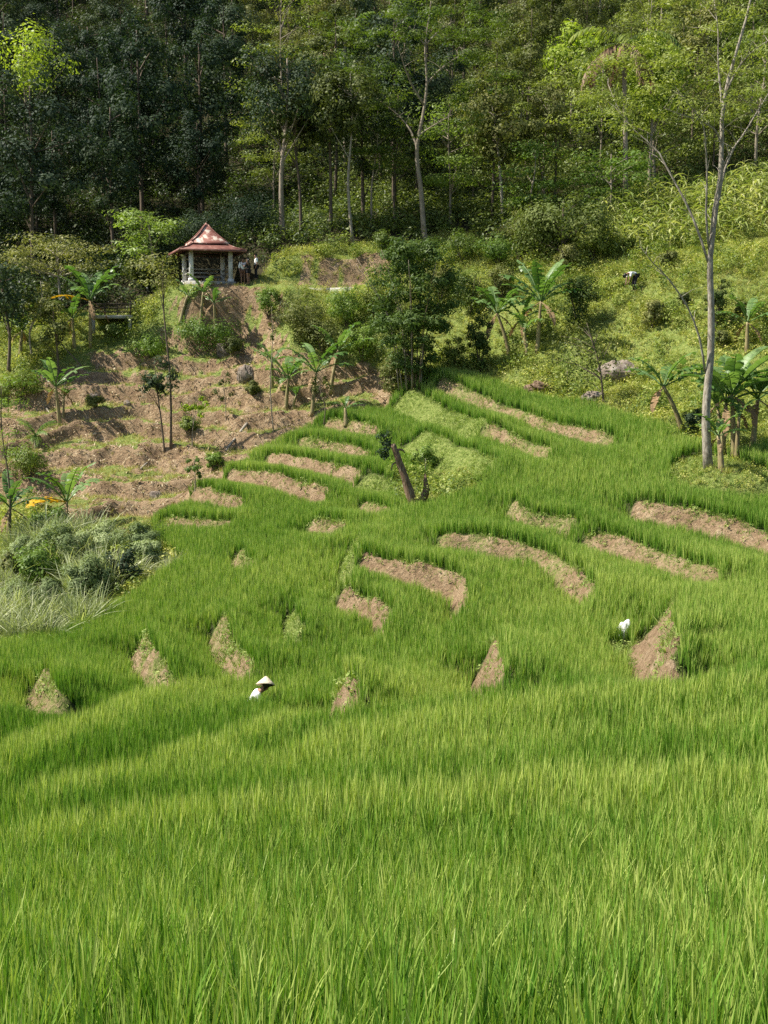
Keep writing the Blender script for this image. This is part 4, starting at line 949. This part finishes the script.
# ------------------------------------------------------------------ dead stump, rocks, poles, path
p = np.array(atg(414, 506)); o = thing('dead_tree', tuple(p), 'broken leaning dead tree trunk rising from the rice terraces', 'dead tree')
c = lambda u, v, d=0: atY(u, v, p[1] + d) - p
tb = MB(); tb.tube(curve([c(414, 508) - (0, 0, .2), c(409, 490), c(402, 470), c(397, 455), c(393, 444)], 14), np.linspace(.20, .10, 14), 10, wob=.35); tb.build('trunk', M_STUMP, o)
tb = MB(); tb.tube(curve([c(416, 506) - (0, 0, .2), c(421, 500, .2), c(426, 492, .3), c(425, 474, .3)], 9), [.16, .17, .17, .17, .17, .15, .12, .08, .03], 9, wob=.35); tb.build('broken_stub', M_STUMP, o)
tb = MB(); tb.tube(curve([c(396, 452), c(401, 449), c(405, 453)], 4), [.06, .05, .04, .02], 7, wob=.3); tb.tube(curve([c(400, 465), c(394, 462), c(391, 470)], 4), [.05, .04, .04, .02], 7, wob=.3); tb.build('branch_stub', M_STUMP, o)
V, F_, T = [], [], []; r = np.random.default_rng(4)
for k in range(16):
    q = c(386 + r.normal() * 4, 442 + r.normal() * 9, .1 + r.normal() * .1); clump(V, F_, T, q, (.22, .2, .2), 34, .12, r, .4, .5)
link('climber_leaves', mesh_np('climber_leaves', np.concatenate(V), [np.concatenate(F_)], [M_LD], False, {'tint': np.concatenate(T)}), o, label='dark leafy climber hanging from the top')

def rock(u, v, dims, label, seed, Y=None, rz=0.0, mat=None, name='rock'):
    p = atg(u, v, Y); import bmesh
    bm = bmesh.new(); bmesh.ops.create_icosphere(bm, subdivisions=4, radius=1)
    r = np.random.default_rng(seed); ph = r.random(3) * 9
    for w_ in bm.verts:
        q = w_.co; n_ = float(fbm(np.array(q.x * 1.4 + q.z + ph[0] + 9), np.array(q.y * 1.4 - q.z * .7 + ph[1] + 9), seed)); w_.co = q * (.45 + 1.1 * n_); w_.co.x = round(w_.co.x * 3.2) / 3.2 * .4 + w_.co.x * .6
        w_.co = Vector((w_.co.x * dims[0], w_.co.y * dims[1], (w_.co.z + .35) * dims[2]))
    me = bpy.data.meshes.new(name); bm.to_mesh(me); bm.free(); me.materials.append(mat or M_ROCK)
    o = link(name, me, loc=p, label=label, category='rock'); o.rotation_euler = (0, 0, rz); return o
rock(246, 378, (.45, .4, .5), 'pale boulder on the right of the bare slope', 1)
rock(228, 354, (.7, .5, .55), 'grey rock beside the wide shrub under the pavilion', 2)
rock(621, 376, (1.05, .7, .6), 'wide grey rock outcrop behind the open small-leaved shrub', 3)
rock(541, 389, (.7, .4, .3), 'brown earthy rock on the grass bank below the banana group', 4, mat=M_STUMP)
rock(594, 400, (.6, .5, .35), 'low rock at the foot of the open small-leaved shrub', 5)
rock(127, 405, (.22, .2, .2), 'small stone on a ledge left of the slim dark tree', 6)
rock(157, 498, (.3, .26, .3), 'stone at the bottom of the bare slope beside the grassy patch', 7)
rock(94, 398, (.25, .2, .2), 'small stone on an upper ledge of the bare slope', 8)
rock(668, 380, (.3, .3, .25), 'pale stone near the leaning banana plant on the hillside', 9)
def pole(a, b, r0, label, mat, name='pole', cat='pole'):
    a, b = np.array(a), np.array(b); tb = MB(); tb.tube(curve([a * 0, (b - a) * .5 + (0, 0, .02), b - a], 6), np.linspace(r0, r0 * .7, 6), 6, wob=.2)
    return link(name, tb.mesh(name, mat), loc=tuple(a), label=label, category=cat)
a = np.array(atg(83, 368)); pole(a, atY(61, 344, a[1] + .2), .05, 'dark wooden pole leaning on the small round-headed tree', M_BARKD)
a = np.array(atg(46, 408)); pole(a, np.array(atg(52, 420)) + (0, 0, .2), .06, 'short pale log lying on the left of the bare slope', M_BARKP, 'log', 'log')
a = np.array(atg(247, 425)) + (0, 0, .08); pole(a, np.array(atg(226, 452)) + (0, 0, .08), .09, 'pale log lying down the slope above the first rice step', M_BARKP, 'log', 'log')
a = np.array(atg(141, 470)) + (0, 0, .06); pole(a, np.array(atg(148, 464)) + (0, 0, .1), .06, 'short branch lying at the top of the grassy patch', M_BARKP, 'log', 'log')
a = np.array(atg(567, 388)); pole(a, a + (0, 0, .9), .02, 'thin upright stake on the grass bank right of the banana group', M_BARKG, 'stake', 'stake')
a = np.array(atg(425, 478)); pole(a, a + (0.02, 0, .9), .015, 'thin pale stake behind the broken stub', M_BARKP, 'stake', 'stake')

# path with a concrete edge right of the pavilion
mb = MB(); px = [(238, 286), (256, 287), (275, 288), (300, 288), (330, 288), (362, 287)]
P = np.array([atY(u, v, 71.6 + .02 * k) for k, (u, v) in enumerate(px)]); P[:, 2] = P[:, 2].mean() * .3 + P[:, 2] * .7
for a, b in zip(P[:-1], P[1:]):
    d = (b - a); d[2] = 0; n = np.array([-d[1], d[0], 0]) / np.linalg.norm(d)
    V = [a, b, b + n * 1.2, a + n * 1.2]; V = np.array(V + [q - np.array((0, 0, .5)) for q in V]); mb.add(V, [[(0, 1, 2, 3), (4, 5, 1, 0), (5, 6, 2, 1), (7, 4, 0, 3), (6, 7, 3, 2)]])
link('path', mb.mesh('path', M_CONC, False), kind='structure', label='narrow concrete path running right from the pavilion', category='path')

# ------------------------------------------------------------------ pavilion
o = thing('pavilion', (PAV[0], PAV[1], PAV[2]), 'open pavilion with a two-tiered peeling red roof on white columns', 'pavilion', rz=R(20))
hs_, he = 1.27, 2.12
b = MB(); b.box((0, 0, -.10), (3.1, 3.1, .5)); b.build('plinth', M_CONC, o, False)
for sx, sy in ((-1, -1), (1, -1), (-1, 1), (1, 1)):
    b = MB(); b.box((sx * hs_, sy * hs_, 1.1), (.25, .25, 1.95)); b.box((sx * hs_, sy * hs_, .22), (.36, .36, .22)); b.build('column', M_WHITE, o, False)
b = MB()
for s in (-1, 1): b.box((0, s * hs_, 2.02), (2.9, .14, .16)); b.box((s * hs_, 0, 2.025), (.14, 2.38, .15))
b.build('beam', M_DARKW, o, False)
def hip(levels, thick):
    mb = MB(); V = []
    for h_, z in levels: V += [(-h_, -h_, z), (h_, -h_, z), (h_, h_, z), (-h_, h_, z)]
    n = len(levels); Fq = [(4 * i + k, 4 * i + (k + 1) % 4, 4 * i + 4 + (k + 1) % 4, 4 * i + 4 + k) for i in range(n - 1) for k in range(4)]
    Vi = [(x, y, z - thick) for x, y, z in V]; m_ = 4 * n
    Fi = [tuple(m_ + q for q in f[::-1]) for f in Fq]; rim = [(k, m_ + k, m_ + (k + 1) % 4, (k + 1) % 4) for k in range(4)]
    top = [(4 * n - 4, 4 * n - 3, 4 * n - 2, 4 * n - 1), tuple(m_ + q for q in (4 * n - 1, 4 * n - 2, 4 * n - 3, 4 * n - 4))]
    mb.add(V + Vi, [Fq + Fi + rim + top]); return mb
lr = hip([(he, 2.08), (1.55, 2.27), (1.08, 2.52)], .07).build('lower_roof', M_ROOF, o, False)
b = MB()
for k in range(4):
    a = R(90 * k); c0, s0 = math.cos(a), math.sin(a)
    b.box((c0 * 0 - s0 * -he, s0 * 0 + c0 * -he, 2.04), (2 * he + .06, .05, .14), a)
b.build('eave_board', M_ROOF, lr, False)
ur = hip([(1.22, 2.56), (1.17, 2.66), (.84, 2.90), (.52, 3.24), (.26, 3.56), (.10, 3.80)], .05).build('upper_roof', M_ROOFP, o, False)
b = MB()
for sx, sy in ((-1, -1), (1, -1), (-1, 1), (1, 1)):
    b.tube([(sx * he, sy * he, 2.10), (sx * 1.55, sy * 1.55, 2.29), (sx * 1.08, sy * 1.08, 2.54)], .05, 6)
b.build('hip_ridge', M_ROOF, lr)
b = MB()
for sx, sy in ((-1, -1), (1, -1), (-1, 1), (1, 1)): b.tube([(sx * 1.17, sy * 1.17, 2.66), (sx * .84, sy * .84, 2.92), (sx * .52, sy * .52, 3.26), (sx * .26, sy * .26, 3.58), (sx * .09, sy * .09, 3.82)], .05, 6)
b.build('hip_ridge', M_ROOF, ur)
b = MB(); b.lathe([(.001, 3.98), (.04, 3.95), (.08, 3.9), (.13, 3.84), (.15, 3.78)], 12); b.build('finial', M_ROOFP, ur)
for k, (c_, d_) in enumerate([((0, hs_, .62), (2.3, .06, .1)), ((0, hs_, .86), (2.3, .06, .1)), ((0, hs_, 1.1), (2.3, .06, .1)), ((-hs_, 0, .7), (.06, 2.3, .1)), ((-hs_, 0, 1.0), (.06, 2.3, .1)), ((hs_, 0, .7), (.06, 2.3, .1)), ((hs_, 0, 1.0), (.06, 2.3, .1))]):
    b = MB(); b.box(c_, d_); b.build('rail', M_RAIL, o, False)
b = MB(); b.box((0, hs_ - .28, .55), (2.2, .4, .07)); 
for x in (-.9, 0, .9): b.box((x, hs_ - .28, .33), (.08, .34, .37))
b.build('bench', M_RAIL, o, False)

# ------------------------------------------------------------------ concrete platform left of the pavilion
p = atY(113, 331, 71.2); z0 = float(gz(p[0], p[1])); o = thing('concrete_platform', (p[0], p[1], z0), 'small concrete platform with a pale slab edge and dark railing half hidden by bushes', 'platform', rz=R(3))
zs = EYE[2] + 71.2 * ray(0, 317)[2] - z0
b = MB(); b.box((0, .6, zs), (2.6, 2.2, .2)); b.build('slab', M_CONC, o, False)
for x in (-1.15, 1.15):
    for y in (-.35, 1.5): b = MB(); b.box((x, y, zs / 2 - .15), (.2, .2, zs + .1)); b.build('post', M_CONC, o, False)
for z in (.3, .55, .8): b = MB(); b.box((0, -.42, zs + z), (2.6, .05, .07)); b.build('rail', M_DARKW, o, False)
for x in (-1.2, -.4, .4, 1.2): b = MB(); b.box((x, -.4, zs + .5), (.06, .05, .8)); b.build('baluster', M_DARKW, o, False)
b = MB(); b.box((0, 1.2, zs * .45), (2.1, .1, zs * .8)); b.build('opening_shade_panel', M_DARKW, o, False)  # dark panel under the slab stands in for the opening's shade

# ------------------------------------------------------------------ people
def skin(name, verts, edges, mat, parent, sub=2, root=0):
    me = bpy.data.meshes.new(name); me.from_pydata([v[:3] for v in verts], edges, []); me.materials.append(mat)
    o = link(name, me, parent); 
    sk = o.modifiers.new('skin', 'SKIN'); sk.use_smooth_shade = True; sk.branch_smoothing = .3
    if not me.skin_vertices: me.skin_vertices.new()
    for i, v in enumerate(verts):
        rr = v[3]; me.skin_vertices[0].data[i].radius = rr if isinstance(rr, tuple) else (rr, rr); me.skin_vertices[0].data[i].use_root = i == root
    o.modifiers.new('smooth', 'SUBSURF').levels = sub; o.modifiers['smooth'].render_levels = sub
    return o
def person(loc, rz, label, J, tops, legs, hair='short', sleeve=.5, legfrac=1.0, name='person'):
    """J: joints (x forward, y left, z up): pelvis chest neck head, per side: shoulder elbow wrist hip knee ankle"""
    o = thing(name, tuple(loc), label, 'person', rz=rz); g = {k: np.array(v, float) for k, v in J.items()}
    def sidev(n, s):
        k = n + ('L' if s > 0 else 'R'); return g[k] if k in g else g[n] * np.array([1, s, 1])
    hd = g['head']; fw = g.get('face', np.array([1., 0, 0])); up = hd - g['neck']; up /= np.linalg.norm(up)
    vs_, es = [], []
    def v(p_, r_): vs_.append((*p_, r_)); return len(vs_) - 1
    pel = v(g['pelvis'], (.14, .11)); mid = v((g['pelvis'] + g['chest']) / 2, (.125, .10)); ch = v(g['chest'], (.15, .11)); nk = v(g['neck'], .055)
    h0 = v(hd - up * .03, (.078, .085)); h1 = v(hd + up * .06, (.082, .09)); h2 = v(hd + up * .12, (.05, .055)); es += [(pel, mid), (mid, ch), (ch, nk), (nk, h0), (h0, h1), (h1, h2)]
    ns = v(hd + fw * .10 - up * .0, .016); es.append((h0, ns))
    cloth_arm, cloth_leg = [], []
    for s in (-1, 1):
        sh, el, wr = sidev('shoulder', s), sidev('elbow', s), sidev('wrist', s); a = v(sh, .058); b_ = v(el, .042); c_ = v(wr, .028); es += [(ch, a), (a, b_), (b_, c_)]
        d = wr - el; d /= np.linalg.norm(d); pm = v(wr + d * .07, (.036, .018)); es.append((c_, pm)); q = np.cross(d, [1, 0, 0]) if abs(d[0]) < .8 else np.array([0, 1., 0]); q /= np.linalg.norm(q); w2 = np.cross(d, q)
        for k, (off, ln) in enumerate(((-.03, .062), (-.010, .075), (.010, .07), (.03, .055))):
            f0 = v(wr + d * .10 + w2 * off, .009); f1 = v(wr + d * (.10 + ln * .55) + w2 * off + q * .008, .008); f2 = v(wr + d * (.10 + ln) + w2 * off + q * .024, .007); es += [(pm, f0), (f0, f1), (f1, f2)]
        t0 = v(wr + d * .045 - w2 * .045, .010); t1 = v(wr + d * .085 - w2 * .058 + q * .012, .008); es += [(c_, t0), (t0, t1)]
        cloth_arm.append((sh, el, wr))
        hp, kn, an = sidev('hip', s), sidev('knee', s), sidev('ankle', s); a = v(hp, .088); b_ = v(kn, .055); c_ = v(an, .038); es += [(pel, a), (a, b_), (b_, c_)]
        toe = v(an + np.array([.15, 0, -.045]), (.038, .025)); es.append((c_, toe)); cloth_leg.append((hp, kn, an))
    skin('body', vs_, es, M_SKIN, o)
    # shirt: torso and sleeves
    vs_, es = [], []
    pel = v(g['pelvis'] + (g['pelvis'] - g['chest']) * .05, (.165, .135)); mid = v((g['pelvis'] + g['chest']) / 2, (.15, .125)); ch = v(g['chest'], (.172, .132)); nk = v(g['chest'] * .35 + g['neck'] * .65, (.08, .075)); es += [(pel, mid), (mid, ch), (ch, nk)]
    for sh, el, wr in cloth_arm:
        a = v(sh, .078); b_ = v(sh + (el - sh) * min(1, sleeve * 2), .062); es += [(ch, a), (a, b_)]
        if sleeve > .5: c_ = v(el + (wr - el) * (sleeve * 2 - 1), .046); es.append((b_, c_))
    skin('shirt', vs_, es, tops, o)
    vs_, es = [], []; pel = v(g['pelvis'], (.155, .13))
    for hp, kn, an in cloth_leg:
        a = v(hp, .108); es.append((pel, a)); b_ = v(hp + (kn - hp) * min(1, legfrac * 2), .078); es.append((a, b_))
        if legfrac > .5: c_ = v(kn + (an - kn) * (legfrac * 2 - 1), .058); es.append((b_, c_))
    skin('trousers', vs_, es, legs, o)
    if hair != 'none':
        vs_, es = [], []; a = v(hd + up * .075 - fw * .012, (.094, .098)); b_ = v(hd + up * .135 - fw * .01, (.055, .06)); c_ = v(hd + up * .01 - fw * .045, (.078, .06)); es += [(a, b_), (a, c_)]
        if hair == 'long': e = v(hd - up * .12 - fw * .075, (.085, .04)); f = v(hd - up * .28 - fw * .085, (.07, .03)); es += [(c_, e), (e, f)]
        skin('hair', vs_, es, M_HAIR, o)
    return o, g, up, fw
STAND = dict(pelvis=(0, 0, .88), chest=(.01, 0, 1.22), neck=(.02, 0, 1.40), head=(.035, 0, 1.50), shoulder=(0, .175, 1.33), elbow=(-.02, .23, 1.06), wrist=(.06, .22, .84), hip=(0, .09, .84), knee=(.03, .095, .46), ankle=(-.02, .10, .07))
q = atg(243, 283, 71.9); person(q, R(-70), 'person in a loose white top standing at the right side of the pavilion', dict(STAND), M_SHIRT, M_SHORT, 'short', .7, .55)
q = atg(248.5, 284, 71.7); person(q, R(160), 'person with long dark hair in black clothes beside the white-topped one', dict(STAND, elbowL=(.12, .22, 1.08), wristL=(.30, .12, 1.2)), M_BLACK, M_BLACK, 'long', .6, .25)
q = atg(256.5, 284, 72.4); person(q, R(200), 'person in a white shirt farthest right on the path by the pavilion', dict(STAND), M_SHIRT, M_BLACK, 'short', .5, 1.0)
q = np.array(atg(247, 700, 24.8)) - (0, 0, .24)
HAT = dict(pelvis=(0, 0, .40), chest=(.24, 0, .70), neck=(.34, 0, .83), head=(.42, 0, .89), face=(.75, 0, -.65), shoulder=(.25, .18, .75), elbow=(.30, .24, .50), wrist=(.38, .18, .30), hip=(0, .10, .38), knee=(.36, .15, .40), ankle=(.02, .12, .07))
o, g, up, fw = person(q, R(8), 'farmer in a white shirt and pale conical hat bending in the rice', HAT, M_SHIRT, M_BLACK, 'short', .8, 1.0)
b = MB(); b.lathe([(.001, .20), (.03, .188), (.10, .125), (.17, .06), (.225, .005), (.222, -.006), (.16, .045), (.09, .105), (.001, .17)], 28)
h_ = b.build('conical_hat', M_HAT, o); h_.location = g['head'] + np.array([.015, 0, .05]); h_.rotation_euler = (R(-24), R(6), 0)
q = atg(634, 291)
BENT = dict(pelvis=(-.12, 0, .92), chest=(.28, 0, 1.02), neck=(.46, 0, .95), head=(.54, 0, .88), face=(.35, 0, -.93), shoulder=(.30, .18, .99), elbow=(.36, .22, .72), wrist=(.42, .16, .48), hip=(-.10, .10, .86), knee=(.02, .13, .46), ankle=(-.06, .14, .07))
person(q, R(195), 'farmer in a white shirt stooping on the weedy right hillside', BENT, M_SHIRT, M_BLACK, 'short', .45, 1.0)
# white sack on the bank
import bmesh
p = np.array(atg(619, 640)); bm = bmesh.new(); bmesh.ops.create_icosphere(bm, subdivisions=4, radius=1)
for w_ in bm.verts:
    q = w_.co; n_ = float(fbm(np.array(q.x * 1.7 + q.z + 5), np.array(q.y * 1.7 + q.z * 1.3 + 5), 8, 4)); s_ = .85 + .3 * n_
    w_.co = Vector((q.x * .20 * s_, q.y * .16 * s_, (q.z * .5 + .46) * .52 * s_ * (1 - .45 * q.x) + .03 * math.sin(q.x * 9 + q.y * 7)))
bm.verts.ensure_lookup_table(); me = bpy.data.meshes.new('sack'); bm.to_mesh(me); bm.free(); me.materials.append(M_SACK)
for pl in me.polygons: pl.use_smooth = True
o = link('sack', me, loc=tuple(p), label='crumpled white sack lying in the rice beside the bare earth wedge', category='sack'); o.rotation_euler = (0, R(-12), R(160))
# ------------------------------------------------------------------ light, film
SUN = Vector((-0.80, -0.04, 1.0)).normalized()
sd = bpy.data.lights.new('sun', 'SUN'); so_ = bpy.data.objects.new('sun', sd); COL.objects.link(so_)
sd.energy = 5.0; sd.angle = R(.5); sd.color = (1, .94, .84)
so_.rotation_euler = SUN.to_track_quat('Z', 'Y').to_euler(); so_.location = (-20, 10, 60)
w = bpy.data.worlds.new('World'); scene.world = w; w.use_nodes = True; nt = w.node_tree
bg = nt.nodes['Background']; sky = nt.nodes.new('ShaderNodeTexSky'); sky.sky_type = 'NISHITA'; sky.sun_disc = False
sky.sun_elevation = math.asin(SUN.z); sky.sun_rotation = math.atan2(SUN.x, SUN.y)
nt.links.new(sky.outputs[0], bg.inputs[0]); bg.inputs[1].default_value = .075
vs = scene.view_settings; vs.view_transform = 'Standard'; vs.look = 'None'; vs.exposure = 1.03; vs.gamma = 1; vs.use_curve_mapping = False
cy = scene.cycles
cy.max_bounces = 5; cy.diffuse_bounces = 3; cy.glossy_bounces = 2; cy.transmission_bounces = 3; cy.transparent_max_bounces = 6
cy.caustics_reflective = False; cy.caustics_refractive = False; cy.use_denoising = False
cy.use_adaptive_sampling = True; cy.adaptive_threshold = .012
